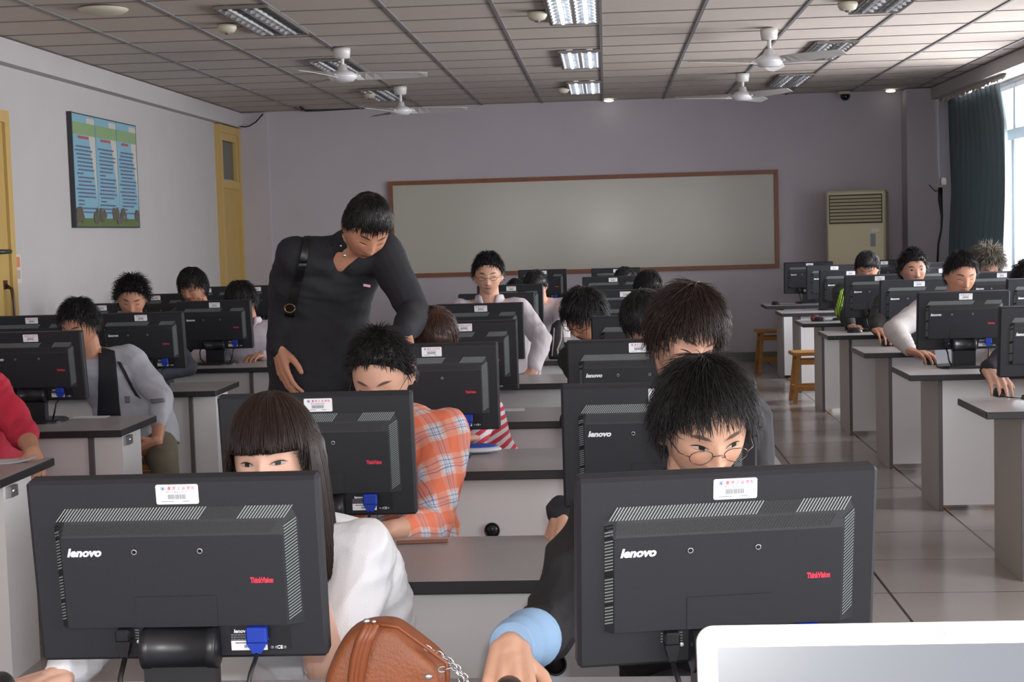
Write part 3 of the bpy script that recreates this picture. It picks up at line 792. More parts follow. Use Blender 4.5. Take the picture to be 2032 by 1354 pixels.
# extra cords lying behind
# ================================================================== MICE
def make_mouse():
    o = empty('computer_mouse', (0, 0, 0))
    m = MB(); V = []; n = 20; mrows = 7
    for j in range(mrows+1):
        t = j/mrows; k = math.cos(t*PI/2)**.6; z = .036*math.sin(t*PI/2)
        for i in range(n):
            a = 2*PI*i/n; V.append((.029*k*math.cos(a)*(1-.1*math.sin(a)), .054*k*math.sin(a)+.006*t, z))
    F = [(j*n+i, j*n+(i+1) % n, (j+1)*n+(i+1) % n, (j+1)*n+i) for j in range(mrows) for i in range(n)]+[tuple(range(n))[::-1]]
    m.add(V, F, 0, True); m.build('shell', M['black2'], o)
    m = MB(); m.lathe([(.004, -.003), (.007, -.003), (.007, .003), (.004, .003)], n=14, T=Matrix.Translation((0, -.028, .030)) @ Matrix.Rotation(R(90), 4, 'Y')); m.build('scroll_wheel', mat('red_scroll_wheel', (150, 30, 34), .5), o)
    m = MB(); m.tube([(0, -.052, .006), (.01, -.09, .004), (.05, -.13, .004), (.13, -.14, .004), (.22, -.12, .004)], .0025, n=6); m.build('cord', M['cable'], o)
    return o
_mouse = make_mouse(); _mf = [True]
def mouse(x, y, rz, label, z=None):
    if _mf[0]: o = _mouse; _mf[0] = False
    else: o = copy_tree(_mouse)
    o.location = (x, y, ZD+.001 if z is None else z); o.rotation_euler = (0, 0, R(rz)); tag(o, label, 'mouse', 'computer mice'); return o

# ================================================================== PEOPLE
def sstep(a, b, x):
    t = np.clip((x-a)/(b-a), 0, 1); return t*t*(3-2*t)
def head_surface(D):
    """points of a head (face towards -Y, metres, origin at mid head) for unit directions D"""
    x, y, z = D[:, 0], D[:, 1], D[:, 2]
    P = D*np.array([.0775, .096, .116])
    low = np.clip(-z, 0, 1)
    P[:, 0] *= 1-.30*low**1.7
    back = sstep(-.1, .6, y)
    P[:, 1] *= 1-.42*back*low**1.1
    up = np.clip(z, 0, 1)
    P[:, 1] += .004*back*up
    X, Z = P[:, 0], P[:, 2]; ax = np.abs(X)
    fw = sstep(.05, .6, -y)
    g = lambda cx, cz, sx, sz: np.exp(-((X-cx)/sx)**2-((Z-cz)/sz)**2)
    gs = lambda cx, cz, sx, sz: np.exp(-((ax-cx)/sx)**2-((Z-cz)/sz)**2)
    d = .003*gs(.026, .022, .020, .007)-.0075*gs(.031, .004, .016, .011)+.0035*gs(.031, .002, .011, .006)
    d += .0035*gs(.043, -.024, .020, .016)
    t = np.clip((.014-Z)/.054, 0, 1)
    ridge = np.exp(-(X/(.0065+.004*t))**2)*(sstep(.026, -.005, Z))*sstep(-.052, -.040, Z)
    d += ridge*(.006+.015*t**1.3)
    d += .007*gs(.0125, -.037, .007, .006)
    d -= .003*g(0, -.052, .02, .004)
    d += .0070*g(0, -.060, .021, .0045)+.0065*g(0, -.069, .017, .0050)-.0045*g(0, -.0645, .022, .0018)
    d += .006*g(0, -.098, .018, .012)-.002*g(0, -.080, .02, .005)
    d -= .004*gs(.058, .02, .012, .03)
    P[:, 1] -= d*fw
    # flatter face plane
    P[:, 1] += fw*.010*np.clip(1-(X/.05)**2, 0, 1)*sstep(.09, .03, Z)*.35
    return P
def uvdirs(n, m):
    th = np.linspace(0, PI, m+1)[:, None]; a = np.linspace(0, 2*PI, n, endpoint=False)[None, :]
    D = np.stack([np.sin(th)*np.cos(a), np.sin(th)*np.sin(a), np.cos(th)*np.ones_like(a)], -1).reshape(-1, 3)
    F = []
    for i in range(m):
        for k in range(n): F.append((i*n+k, (i+1)*n+k, (i+1)*n+(k+1) % n, i*n+(k+1) % n))
    return D, F
def npT(P, Mx):
    A = np.array(Mx)
    return P @ A[:3, :3].T+A[:3, 3]

def seg(m, a, b, ra, rb, n=14):
    """capsule with round ends"""
    a, b = Vector(a), Vector(b); d = (b-a); L_ = d.length
    if L_ < 1e-6: return
    d.normalize(); pts = []; rr = []
    for k in range(4):
        t = k/4; pts.append(a-d*ra*math.cos(t*PI/2)); rr.append(max(1e-4, ra*math.sin(t*PI/2)))
    pts.append(a); rr.append(ra); pts.append(b); rr.append(rb)
    for k in range(1, 5):
        t = k/4; pts.append(b+d*rb*math.sin(t*PI/2)); rr.append(max(1e-4, rb*math.cos(t*PI/2)))
    m.tube(pts, rr, n=n)
def chain(m, pts, rad, n=14):
    for i in range(len(pts)-1): seg(m, pts[i], pts[i+1], rad[i], rad[i+1], n)
def loft(m, secs, n=24):
    """secs: (centre, side vec, front vec, rx, ry)"""
    V = []; F = []
    for (c, s_, f, rx, ry) in secs:
        for k in range(n):
            a = 2*PI*k/n; ca, sa = math.cos(a), math.sin(a)
            V.append(Vector(c)+s_*rx*math.copysign(abs(ca)**.85, ca)+f*ry*math.copysign(abs(sa)**.9, sa))
    for i in range(len(secs)-1):
        for k in range(n): F.append((i*n+k, (i+1)*n+k, (i+1)*n+(k+1) % n, i*n+(k+1) % n))
    F.append(tuple(range(n))); F.append(tuple((len(secs)-1)*n+k for k in range(n))[::-1])
    m.add(V, F, 0, True)

def fuse(m, voxel, smooth=2, fold=0, seed=0, cut=None):
    me = bpy.data.meshes.new('tmp'); me.from_pydata(m.v, [], m.f); me.update()
    o = bpy.data.objects.new('tmp', me); COL.objects.link(o)
    r = o.modifiers.new('r', 'REMESH'); r.mode = 'VOXEL'; r.voxel_size = voxel; r.adaptivity = 0
    if smooth:
        s_ = o.modifiers.new('s', 'SMOOTH'); s_.factor = .5; s_.iterations = smooth
    dg = bpy.context.evaluated_depsgraph_get(); dg.update()
    out = bpy.data.meshes.new_from_object(o.evaluated_get(dg))
    bpy.data.objects.remove(o); bpy.data.meshes.remove(me)
    n = len(out.vertices); P = np.empty(n*3, 'f'); out.vertices.foreach_get('co', P); P = P.reshape(-1, 3).astype(float)
    if fold:
        N_ = np.empty(n*3, 'f'); out.vertices.foreach_get('normal', N_); N_ = N_.reshape(-1, 3)
        rs = np.random.RandomState(seed); h = np.zeros(n)
        for (f0, a) in ((16, .5), (30, .38), (55, .22)):
            k1 = rs.normal(size=3); k1 /= np.linalg.norm(k1); k2 = rs.normal(size=3); k2 /= np.linalg.norm(k2)
            h += a*np.abs(np.sin((P @ k1)*f0+1.7*np.sin((P @ k2)*f0*.55+rs.rand()*6)+rs.rand()*6))
        P += N_*((.5-h)*fold)[:, None]
    out.vertices.foreach_set('co', P.ravel().astype('f'))
    out.polygons.foreach_set('use_smooth', [True]*len(out.polygons)); out.update()
    return out, P
def mesh_child(name, me, mats, parent, loc):
    if loc is not None: me.transform(Matrix.Translation((-loc[0], -loc[1], -loc[2])))
    if not isinstance(mats, (list, tuple)): mats = [mats]
    for q in mats: me.materials.append(q)
    me.name = name
    o = bpy.data.objects.new(name, me); COL.objects.link(o); o.parent = parent
    return o

def skin_mat(name, c, eyes='down', gaze=0.0, lid=.0):
    """skin with brows, eyes and lips drawn from head coordinates stored on the mesh"""
    m = mat(name, c, .52, spec=.35, noise=.04, nscale=9, bump=.05, bscale=500); nt, N, L, b = nodes(m)
    a = N.new('ShaderNodeAttribute'); a.attribute_name = 'headpos'; sp = N.new('ShaderNodeSeparateXYZ'); L(a.outputs['Vector'], sp.inputs[0])
    X, Y, Z = sp.outputs; AX = MA(nt, 'ABSOLUTE', X)
    front = MA(nt, 'MULTIPLY', MA(nt, 'LESS_THAN', Y, -.035), MA(nt, 'LESS_THAN', AX, .07))
    def ell(cx, cz, rx, rz, bend=0, soft=.35, xs=AX, tilt=0):
        dx = MA(nt, 'SUBTRACT', xs, cx); u = MA(nt, 'DIVIDE', dx, rx)
        dz = MA(nt, 'SUBTRACT', Z, cz)
        if tilt: dz = MA(nt, 'SUBTRACT', dz, MA(nt, 'MULTIPLY', dx, tilt))
        if bend: dz = MA(nt, 'ADD', dz, MA(nt, 'MULTIPLY', MA(nt, 'MULTIPLY', u, u), bend))
        w = MA(nt, 'DIVIDE', dz, rz)
        r2 = MA(nt, 'ADD', MA(nt, 'MULTIPLY', u, u), MA(nt, 'MULTIPLY', w, w))
        mr = N.new('ShaderNodeMapRange'); mr.interpolation_type = 'SMOOTHSTEP'
        mr.inputs['From Min'].default_value = 1-soft; mr.inputs['From Max'].default_value = 1+soft
        mr.inputs['To Min'].default_value = 1; mr.inputs['To Max'].default_value = 0
        L(r2, mr.inputs['Value']); return MA(nt, 'MULTIPLY', mr.outputs[0], front)
    src = b.inputs['Base Color'].links[0].from_socket
    col = src
    cl = lin(c)
    pink = (min(1, cl[0]*1.02), cl[1]*.70, cl[2]*.66)
    col = MIX(nt, MA(nt, 'MULTIPLY', ell(.040, -.026, .022, .018, soft=.9), .30), col, pink)
    col = MIX(nt, MA(nt, 'MULTIPLY', ell(0, -.064, .023, .0085, bend=-.002), .65), col, (cl[0]*.72, cl[1]*.42, cl[2]*.42))
    col = MIX(nt, ell(0, -.0643, .023, .0013, bend=-.002), col, lin((70, 32, 30)))
    col = MIX(nt, MA(nt, 'MULTIPLY', ell(.0085, -.0465, .0045, .0028), .8), col, lin((60, 28, 24)))
    col = MIX(nt, MA(nt, 'MULTIPLY', ell(.0305, .0245, .0175, .0042, bend=.004, soft=.7, tilt=.10), .85), col, lin((38, 30, 28)))
    if eyes == 'open':
        col = MIX(nt, MA(nt, 'MULTIPLY', ell(.031, .0035, .0165, .0065, bend=.002, soft=.5), .5), col, (cl[0]*.6, cl[1]*.48, cl[2]*.45))
        eye = ell(.031, .0012, .0135, .0038+lid, bend=.0015, soft=.15, tilt=.08)
        col = MIX(nt, eye, col, lin((172, 160, 154)))
        xg = MA(nt, 'ADD', MA(nt, 'MULTIPLY', AX, 1.0), 0)
        sg = MA(nt, 'SIGN', X); xs = MA(nt, 'SUBTRACT', AX, MA(nt, 'MULTIPLY', sg, gaze))
        iris = ell(.031, .0012, .0056, .0056, soft=.12, xs=xs)
        col = MIX(nt, MA(nt, 'MULTIPLY', iris, eye), col, lin((30, 20, 18)))
        col = MIX(nt, ell(.0315, .0052+lid, .0160, .0014, bend=.0045, soft=.3, tilt=.08), col, lin((26, 20, 20)))
        col = MIX(nt, MA(nt, 'MULTIPLY', ell(.031, -.0032-lid, .0130, .0007, bend=-.0025, soft=.5), .5), col, lin((80, 46, 40)))
    else:
        col = MIX(nt, MA(nt, 'MULTIPLY', ell(.031, .004, .0165, .0055, bend=.002, soft=.6), .22), col, (cl[0]*.55, cl[1]*.45, cl[2]*.42))
        col = MIX(nt, ell(.0315, -.0025, .0150, .0017, bend=.0030, soft=.4, tilt=.08), col, lin((30, 22, 22)))
    L(col, b.inputs['Base Color'])
    return m

def hair_mat(name, c, gloss=.38):
    m = mat(name, c, gloss, spec=.35); return m
SK = {'a': skin_mat('skin_light_down', (206, 158, 134)), 'b': skin_mat('skin_open_eyes', (212, 164, 138), 'open', .003),
      'c': skin_mat('skin_girl', (224, 178, 156), 'open', .0), 'd': skin_mat('skin_tan', (182, 130, 104), 'down'), 'e': skin_mat('skin_tan_open', (184, 132, 108), 'open', 0)}
HB = hair_mat('black_hair', (24, 20, 21), .42); HBR = hair_mat('dark_brown_hair', (44, 31, 27)); HR = hair_mat('reddish_brown_hair', (62, 40, 30)); HG = hair_mat('faded_fuzzy_hair', (84, 76, 66), .7)

def hairline(D, front, side, back):
    """height (unit z) above which hair grows"""
    y = D[:, 1]; ax = np.abs(D[:, 0])
    f = np.interp(y, [-1, -.75, -.45, -.15, .1, .45, 1], [front, front, front*.55+side*.45, side, side-.02, back, back])
    return f
def make_hair(Mh, parent, loc, mt, style, seed=0):
    rs = np.random.RandomState(seed+11)
    st = dict(clipz=None, front=.58, side=-.05, back=-.62, thick=.13, n=500, L=.05, lift=.012, w=.0035, fringe=.0, jit=.25, long=0, crown=(0, .35, .94), segs=4)
    st.update(style)
    D, F = uvdirs(56, 40)
    hl = hairline(D, st['front'], st['side'], st['back'])
    mask = sstep(-.06, .10, D[:, 2]-hl)
    P = head_surface(D)
    nz = np.zeros(len(D))
    for f0, a in ((5, .5), (11, .35), (21, .2)):
        k = rs.normal(size=3)*f0; nz += a*np.sin(D @ k+rs.rand()*6)
    lumps = st.get('lump', .035)
    top = sstep(-.1, .9, D[:, 2])
    sc = 1+(st['thick']*(.55+.45*top)+lumps*nz)*mask-.07*(1-mask)
    P = P*sc[:, None]
    m = MB(); Pw = npT(P, Mh); m.v = [tuple(p) for p in Pw]; m.f = F; m.m = [0]*len(F); m.sm = [True]*len(F)
    # strands
    n = st['n']; c = np.array(st['crown']); c = c/np.linalg.norm(c)
    pts = []
    while len(pts) < n:
        d = rs.normal(size=3); d /= np.linalg.norm(d)
        h = hairline(d[None], st['front'], st['side'], st['back'])[0]
        if d[2] > h+.02: pts.append(d)
    d = np.array(pts)
    dc = d @ c
    t = d*dc[:, None]*0+(d-c*dc[:, None]); t /= (np.linalg.norm(t, axis=1)[:, None]+1e-6)
    ff = sstep(.0, .5, -d[:, 1])*sstep(.1, .5, d[:, 2])
    t += np.array(st.get('comb', (0, 0, 0)))
    t[:, 1] -= ff*st.get('fwd', .35); t += rs.normal(size=t.shape)*st['jit']
    Ls = st['L']*(.55+.8*rs.rand(n)); Ls = Ls*(1+ff*st['fringe'])
    S = st['segs']; R0 = .098
    rings = []; cur = d.copy()
    lift = st['lift']*(.4+1.2*rs.rand(n)); th = (st['thick']*(.55+.45*sstep(-.1, .9, d[:, 2])))
    wv = st['w']*(.6+.8*rs.rand(n))
    down = np.zeros(n); base_ = None
    for j in range(S+1):
        s_ = j/S
        hs = head_surface(cur)
        if st['long']:
            lowz = cur[:, 2] < -.02
        nn = cur/np.linalg.norm(cur, axis=1)[:, None]
        pos = hs*(1+th*(1-.5*s_*ff))[:, None]+nn*(lift*s_**1.3)[:, None]
        rings.append(pos)
        tt = t-cur*(np.sum(t*cur, 1))[:, None]; tt /= (np.linalg.norm(tt, axis=1)[:, None]+1e-6)
        nxt = cur+tt*(Ls/S/R0)[:, None]; nxt[:, 2] -= .05*s_
        cur = nxt/np.linalg.norm(nxt, axis=1)[:, None]
    rings = np.array(rings)     # S+1,n,3
    if st['clipz'] is not None:     # cut fringe: strands stop at the cutting line
        cz = st['clipz']+.006*(rs.rand(n)-.5)
        for j in range(1, S+1):
            a_, b_ = rings[j-1], rings[j]
            fr = (b_[:, 1] < -.02) & (np.abs(b_[:, 0]) < .070) & (b_[:, 2] < cz)
            tt_ = np.clip((a_[:, 2]-cz)/(a_[:, 2]-b_[:, 2]+1e-9), 0, 1)[:, None]
            rings[j] = np.where(fr[:, None], a_+(b_-a_)*tt_, b_)
    if st['long']:
        ln = st['long']; extra = []
        k = int(n*st.get('longfrac', .8)); 
        a = rs.uniform(-.17*PI, PI+.17*PI, k)        # angle around the head; front gap at -y
        x = .090*np.cos(a)*(1+.10*rs.rand(k)); y = .104*np.sin(a)*(1+.08*rs.rand(k))+.005
        rr = []
        for j in range(9):
            s_ = j/8
            zz = .075-ln*(.75+.3*rs.rand(k)*0+.25*np.sin(a*7)**2)*s_
            up_ = np.clip((zz+.0)/.10, 0, 1)
            fl = np.sqrt(np.clip(1-up_**2*.95, 0, 1))
            rr.append(np.stack([x*fl*(1+.10*s_)+.003*np.sin(s_*6+a*9), y*fl+.003*np.cos(s_*5+a*13), zz], 1))
        rr = np.array(rr)
        addribbon(m, rr, st['w']*1.6*np.ones(k), Mh)
        # curtain shells so the long hair reads as a mass
    addribbon(m, rings, wv, Mh)
    return m.build('hair', mt, parent, None) if loc is None else _hb(m, mt, parent, loc)
def _hb(m, mt, parent, loc):
    m.v = [(a-loc[0], b_-loc[1], c-loc[2]) for a, b_, c in m.v]
    return m.build('hair', mt, parent)
def addribbon(m, rings, w, Mh):
    S = rings.shape[0]-1; n = rings.shape[1]
    b0 = len(m.v); allv = []
    for j in range(S+1):
        p = rings[j]; tn = rings[min(j+1, S)]-rings[max(j-1, 0)]; tn /= (np.linalg.norm(tn, axis=1)[:, None]+1e-9)
        nn = p/np.linalg.norm(p, axis=1)[:, None]
        sd = np.cross(tn, nn); sd /= (np.linalg.norm(sd, axis=1)[:, None]+1e-9); up = np.cross(sd, tn)
        ww = w*(1-.92*(j/S)**2.2)
        allv.append(np.stack([p-sd*ww[:, None]/2, p+sd*ww[:, None]/2, p+up*ww[:, None]*.45], 1))  # n,3,3
    A = np.stack(allv, 1)       # n,S+1,3,3
    Pw = npT(A.reshape(-1, 3), Mh)
    m.v += [tuple(p) for p in Pw]
    for i in range(n):
        q = b0+i*(S+1)*3
        for j in range(S):
            a = q+3*j
            for e in range(3):
                f = (e+1) % 3; m.f.append((a+e, a+f, a+3+f, a+3+e)); m.m.append(0); m.sm.append(True)

def hand(m, Wr, d, n, s, curl=(.35, .45, .35), spread=.06, sc=1.0, thumb=.7, thk=1.0):
    """Wr wrist, d finger direction, n back-of-hand normal, s towards the thumb"""
    Wr, d, n, s = Vector(Wr), Vector(d).normalized(), Vector(n).normalized(), Vector(s)
    s = (s-d*s.dot(d)).normalized(); n2 = d.cross(s).normalized()
    if n2.dot(n) < 0: n2 = -n2
    n = n2
    offs = (.034, .0115, -.0115, -.033); kl = (.086, .090, .086, .078); rk = (.0108, .0110, .0106, .0096)
    Ls = ((.042, .026, .022), (.046, .030, .023), (.043, .028, .023), (.034, .021, .020))
    for i in range(4):
        K = Wr+(d*kl[i]+s*offs[i]+n*(.006 if i in (1, 2) else .002))*sc
        seg(m, Wr+s*offs[i]*.55*sc, K, .0150*sc*thk, rk[i]*sc)
        dirv = (d+s*offs[i]*spread*30*.9).normalized(); ang = 0; p = K; r = rk[i]*.86*sc
        for j in range(3):
            ang += curl[j]*(1+.12*i*(j == 0))
            v = dirv*math.cos(ang)-n*math.sin(ang); q = p+v*Ls[i][j]*sc; seg(m, p, q, r, r*.90, 12); p = q; r *= .90
    seg(m, Wr+d*.03*sc+s*.006*sc-n*.004*sc, Wr+d*.065*sc-s*.004*sc-n*.004*sc, .022*sc, .019*sc)
    b0 = Wr+(d*.022+s*.020-n*.006)*sc
    p1 = b0+(s*.75*thumb+d*.62-n*.25).normalized()*.042*sc; p2 = p1+(s*.35*thumb+d*.85-n*.30).normalized()*.032*sc; p3 = p2+(d*.95+s*.05-n*.25).normalized()*.026*sc
    seg(m, b0, p1, .0165*sc, .0120*sc); seg(m, p1, p2, .0115*sc, .0105*sc); seg(m, p2, p3, .0105*sc, .0085*sc)

def ik(S, T, l1, l2, hint):
    S, T, hint = Vector(S), Vector(T), Vector(hint); d = T-S; L_ = min(d.length, (l1+l2)*.995); dn = d.normalized(); T = S+dn*L_
    a = (l1*l1-l2*l2+L_*L_)/(2*L_); h = math.sqrt(max(1e-6, l1*l1-a*a)); hp = hint-dn*hint.dot(dn)
    return S+dn*a+hp.normalized()*h, T

def person(head, label, noff=(0, 0, 0), lean=0.0, gneck=0, trap=0, rot=(0, 0, 0), top='jacket', topmat=None, skin='a', hair=None, hairmat=None, voxel=.008, cvox=.011,
           hip=None, face=0.0, armR=None, armL=None, fold=.010, bulk=1.0, standing=False, legs=None, glasses=None, headscale=1.0,
           sleeve=(1.0, 1.0), seed=1, collar=None, shoulder=1.0, seat=True, seatlabel=None, extra=None, trouser=None, neck_up=0.0, sleevecut=.93, torso_ctrl=None, drop=.045):
    """head: world centre of head. rot: yaw (turn), pitch (nod down +), roll in degrees. armR is on the viewer's left."""
    H = Vector(head)
    yaw, pitch, roll = rot
    Rh = (Matrix.Rotation(R(yaw), 4, 'Z') @ Matrix.Rotation(R(pitch), 4, 'X') @ Matrix.Rotation(R(roll), 4, 'Y'))
    Mh = Matrix.Translation(H) @ Rh @ Matrix.Scale(headscale, 4)
    fy = R(face); s = Vector((math.cos(fy), math.sin(fy), 0)); f = Vector((math.sin(fy), -math.cos(fy), 0))
    if hip is None: hip = Vector((H.x, H.y+.16, .50))
    hip = Vector(hip)
    SB = Mh @ Vector((0, .022, -.065))
    N = Mh @ Vector((0, .040, -.15)); N = N*.5+(SB+Vector((0, 0, -.10))-f*.03)*.5+Vector((0, 0, neck_up))+Vector(noff)
    ctrl = (hip+N)/2-f*.07 if torso_ctrl is None else Vector(torso_ctrl)
    def bez(t): return hip*(1-t)**2+ctrl*2*t*(1-t)+N*t*t
    def secs(k, dd=0):
        out = []
        for t, rx, ry in ((0, .150, .115), (.15, .158, .118), (.35, .148, .108), (.55, .160, .115), (.75, .172, .118), (.88, .150, .100), (.97, .095, .075), (1.03, .055, .052)):
            c = bez(min(t, 1)) if t <= 1 else N+(N-bez(.95)).normalized()*.02
            tg = (bez(min(1, t+.05))-bez(max(0, t-.05))).normalized(); ff = f-tg*f.dot(tg); ff.normalize()
            if t > .9: out.append((c, s, ff, rx*min(k, 1.12)+dd*.3, ry*min(k, 1.1)+dd*.3))
            else: out.append((c, s, ff, rx*k+dd, ry*k+dd))
        return out
    root = empty('person', (hip.x, hip.y, 0)); loc = (hip.x, hip.y, 0); tag(root, label, 'person')
    # ---- skeleton of arms
    up = (N-bez(.9)).normalized()
    SH = {}; arms = {}
    for sg, spec in ((-1, armR), (1, armL)):
        Sx = N+s*sg*.168*shoulder-Vector((0, 0, drop+lean*sg))
        if spec is None: spec = dict(w=(H.x+sg*.17*s.x, H.y-.22, .735), d=tuple(f*.8-s*sg*.5), n=(0, 0, 1))
        Wt = Vector(spec['w'])
        E = ik(Sx, Wt, .285, .255, spec.get('hint', s*sg*.9-Vector((0, 0, .8))-f*.1))
        arms[sg] = (Sx, E[0], E[1], spec)
    # ---- body
    b = MB()
    D, F = uvdirs(*((96, 80) if voxel < .005 else (64, 52)))
    Pw = npT(head_surface(D), Mh); b.v = [tuple(p) for p in Pw]; b.f = list(F); b.m = [0]*len(F); b.sm = [True]*len(F)
    for sg in (-1, 1):      # ears
        Re = Mh @ Matrix.Translation((sg*.077, .014, -.006)) @ Matrix.Rotation(R(-sg*18), 4, 'Z') @ Matrix.Rotation(R(-10), 4, 'X')
        b.ell((0, 0, 0), (.007, .017, .029), T=Re)
        if voxel < .006:
            b.tube([Re @ Vector((sg*.006, .019*math.cos(a)+.001, .031*math.sin(a))) for a in np.linspace(-1.2, 3.6, 12)], .0034, n=8)
            b.ell((sg*.004, -.004, -.027), (.006, .008, .010), T=Re)
    seg(b, SB+Vector((0, 0, .01)), N-Vector((0, 0, .03)), .054*headscale, .060)
    loft(b, secs(.93))
    for sg in (-1, 1):
        Sx, E, Wt, spec = arms[sg]
        seg(b, N-Vector((0, 0, .02)), Sx, .050, .052)
        chain(b, [Sx, Sx.lerp(E, .5), E], [.052, .048, .040]); chain(b, [E, E.lerp(Wt, .35), Wt], [.040, .040, .026])
        sc = spec.get('sc', 1.0); dd = Vector(spec.get('d', Wt-E)); nn = Vector(spec.get('n', (0, 0, 1)))
        th = spec.get('t', tuple(-s*sg))
        seg(b, Wt, Wt+dd.normalized()*.02, .025, .023)
        hand(b, Wt+dd.normalized()*.004, dd, nn, th, curl=spec.get('curl', (.40, .45, .35)), sc=sc, thumb=spec.get('thumb', .8), spread=spec.get('spread', .06))
    # legs
    knees = []
    for sg in (-1, 1):
        hp = hip+s*sg*.085
        if standing:
            kn = Vector((hp.x+s.x*sg*.02, hp.y+f.y*.03, hip.z*.53)); an = Vector((hp.x+s.x*sg*.03, hp.y, .09))
        elif legs: kn = Vector(legs[0 if sg < 0 else 1][0]); an = Vector(legs[0 if sg < 0 else 1][1])
        else: kn = hp+f*.40+s*sg*.05+Vector((0, 0, .0)); an = Vector((kn.x, kn.y+.06, .09))
        knees.append((hp, kn, an, sg))
        chain(b, [hp, hp.lerp(kn, .5), kn], [.085, .070, .052]); chain(b, [kn, kn.lerp(an, .4), an], [.052, .052, .034]); seg(b, an, an+f*.12-Vector((0, 0, .04)), .036, .03)
    me, P = fuse(b, voxel, 2 if voxel < .006 else 1)
    inv = np.array(Mh.inverted()); hp_ = (P @ inv[:3, :3].T+inv[:3, 3]).astype('f')
    at_ = me.attributes.new('headpos', 'FLOAT_VECTOR', 'POINT'); at_.data.foreach_set('vector', hp_.ravel())
    mesh_child('body', me, SK[skin] if isinstance(skin, str) else skin, root, loc)
    # ---- top garment
    if top:
        g = MB(); k = 1.10*bulk; sc_ = secs(k, .010)[:-1]; c0 = sc_[0]
        if standing: sc_ = [(c0[0]-Vector((0, 0, .12)), c0[1], c0[2], c0[3]*1.02, c0[4]*1.02)]+sc_
        loft(g, sc_)
        if gneck: seg(g, N-up*.05, N.lerp(SB, gneck), .078, .066)
        if trap:
            for sg in (-1, 1): seg(g, N.lerp(SB, .25), arms[sg][0]+Vector((0, 0, .0)), .055, .060*bulk)
        # cuff length
        for sg in (-1, 1):
            Sx, E, Wt, spec = arms[sg]; sl = spec.get('sleeve', sleevecut); q = bulk
            seg(g, N-Vector((0, 0, .045))+s*sg*.05, Sx, .056*q, .068*q); chain(g, [Sx, Sx.lerp(E, .5), E], [.070*q, .064*q, .056*q])
            if sl > 0: We = E.lerp(Wt, sl); chain(g, [E, E.lerp(We, .5), We], [.057*q, .052*q, .040*q])
        gm_, _ = fuse(g, cvox, 2, fold=fold, seed=seed)
        go = mesh_child(top, gm_, topmat, root, loc)
        if collar:
            c = MB(); ax_ = (SB-N).normalized()
            for lift_, rr, hh in ((0, .066, .030),):
                V = []; nseg = 40
                for j, (dz, dr) in enumerate(((-.012, .010), (.012, .008), (.034, .002), (.030, .014), (.004, .022), (-.014, .024))):
                    for i in range(nseg):
                        a = 2*PI*i/nseg; gap = .5+.5*math.cos(a+PI/2)       # front is -pi/2 in (s,f) frame
                        u = s*math.cos(a)+f*(-math.sin(a)); open_ = sstep(.88, 1.0, np.array([(-math.sin(a)+1)/2]))[0]
                        hz_ = dz*(1-.9*open_)-open_*.045
                        V.append(N+Vector((0, 0, .012))+u*(rr+dr)+ax_*hz_+f*open_*.004)
                F = [(j*nseg+i, j*nseg+(i+1) % nseg, (j+1)*nseg+(i+1) % nseg, (j+1)*nseg+i) for j in range(5) for i in range(nseg)]
                F += [(5*nseg+i, 5*nseg+(i+1) % nseg, (i+1) % nseg, i) for i in range(nseg)]
                c.add(V, F, 0, True)
            c.v = [(x-loc[0], y-loc[1], z) for x, y, z in c.v]
            c.build('collar', collar if not isinstance(collar, bool) else topmat, root)
    # ---- trousers and shoes
    g = MB(); loft(g, [x for x in secs(1.04 if not standing else 1.12, .010)[:3]])
    for hp, kn, an, sg in knees:
        chain(g, [hp, hp.lerp(kn, .5), kn], [.096, .082, .066]); chain(g, [kn, kn.lerp(an, .5), an+Vector((0, 0, .03))], [.066, .062, .052])
    gm_, _ = fuse(g, .013, 2, fold=.008, seed=seed+3)
    mesh_child('trousers', gm_, trouser or M['trouser'], root, loc)
    for hp, kn, an, sg in knees:
        g = MB(); c = an
        V = []; F = []; n = 16
        for (z, k) in ((-.088, 1), (-.055, .97), (-.03, .82), (.02, .50)):
            for i in range(n):
                a = 2*PI*i/n; V.append(c+f*(.055*(1 if z < 0 else .1)+.140*k*math.sin(a))+s*.047*k*math.cos(a)*(1+.0)+Vector((0, 0, z)))
        F = [(j*n+i, j*n+(i+1) % n, (j+1)*n+(i+1) % n, (j+1)*n+i) for j in range(3) for i in range(n)]+[tuple(range(n))[::-1], tuple(3*n+i for i in range(n))]
        g.add(V, F, 0, True); g.v = [(x-loc[0], y-loc[1], z) for x, y, z in g.v]; g.build('shoe', M['shoe'], root)
    # ---- hair, glasses
    if hair is not None: make_hair(Mh, root, loc, hairmat or HB, hair, seed)
    if glasses:
        g = MB(); th_ = glasses.get('r', .0009); ez = glasses.get('z', -.004); yy = -.102
        for sg in (-1, 1):
            c = Vector((sg*.033, yy, ez)); rx, rz = glasses.get('rx', .021), glasses.get('rz', .0135)
            g.tube([Mh @ (c+Vector((rx*math.cos(a), .004*abs(math.cos(a)), rz*math.sin(a)))) for a in np.linspace(0, 2*PI, 25)], th_, n=6, caps=False)
            g.tube([Mh @ Vector((sg*.054, yy+.004, ez+.002)), Mh @ Vector((sg*.070, yy+.018, ez+.004)), Mh @ Vector((sg*.081, -.01, ez+.006)), Mh @ Vector((sg*.083, .02, ez))], th_*1.1, n=6)
            g.tube([Mh @ Vector((sg*.013, yy, ez-.002)), Mh @ Vector((sg*.010, yy+.008, ez-.008))], th_, n=6)
        g.tube([Mh @ Vector((-.012, yy, ez+.001)), Mh @ Vector((0, yy-.003, ez+.004)), Mh @ Vector((.012, yy, ez+.001))], th_, n=6)
        g.v = [(x-loc[0], y-loc[1], z) for x, y, z in g.v]
        go = g.build('glasses', M['glass_frame'], root)
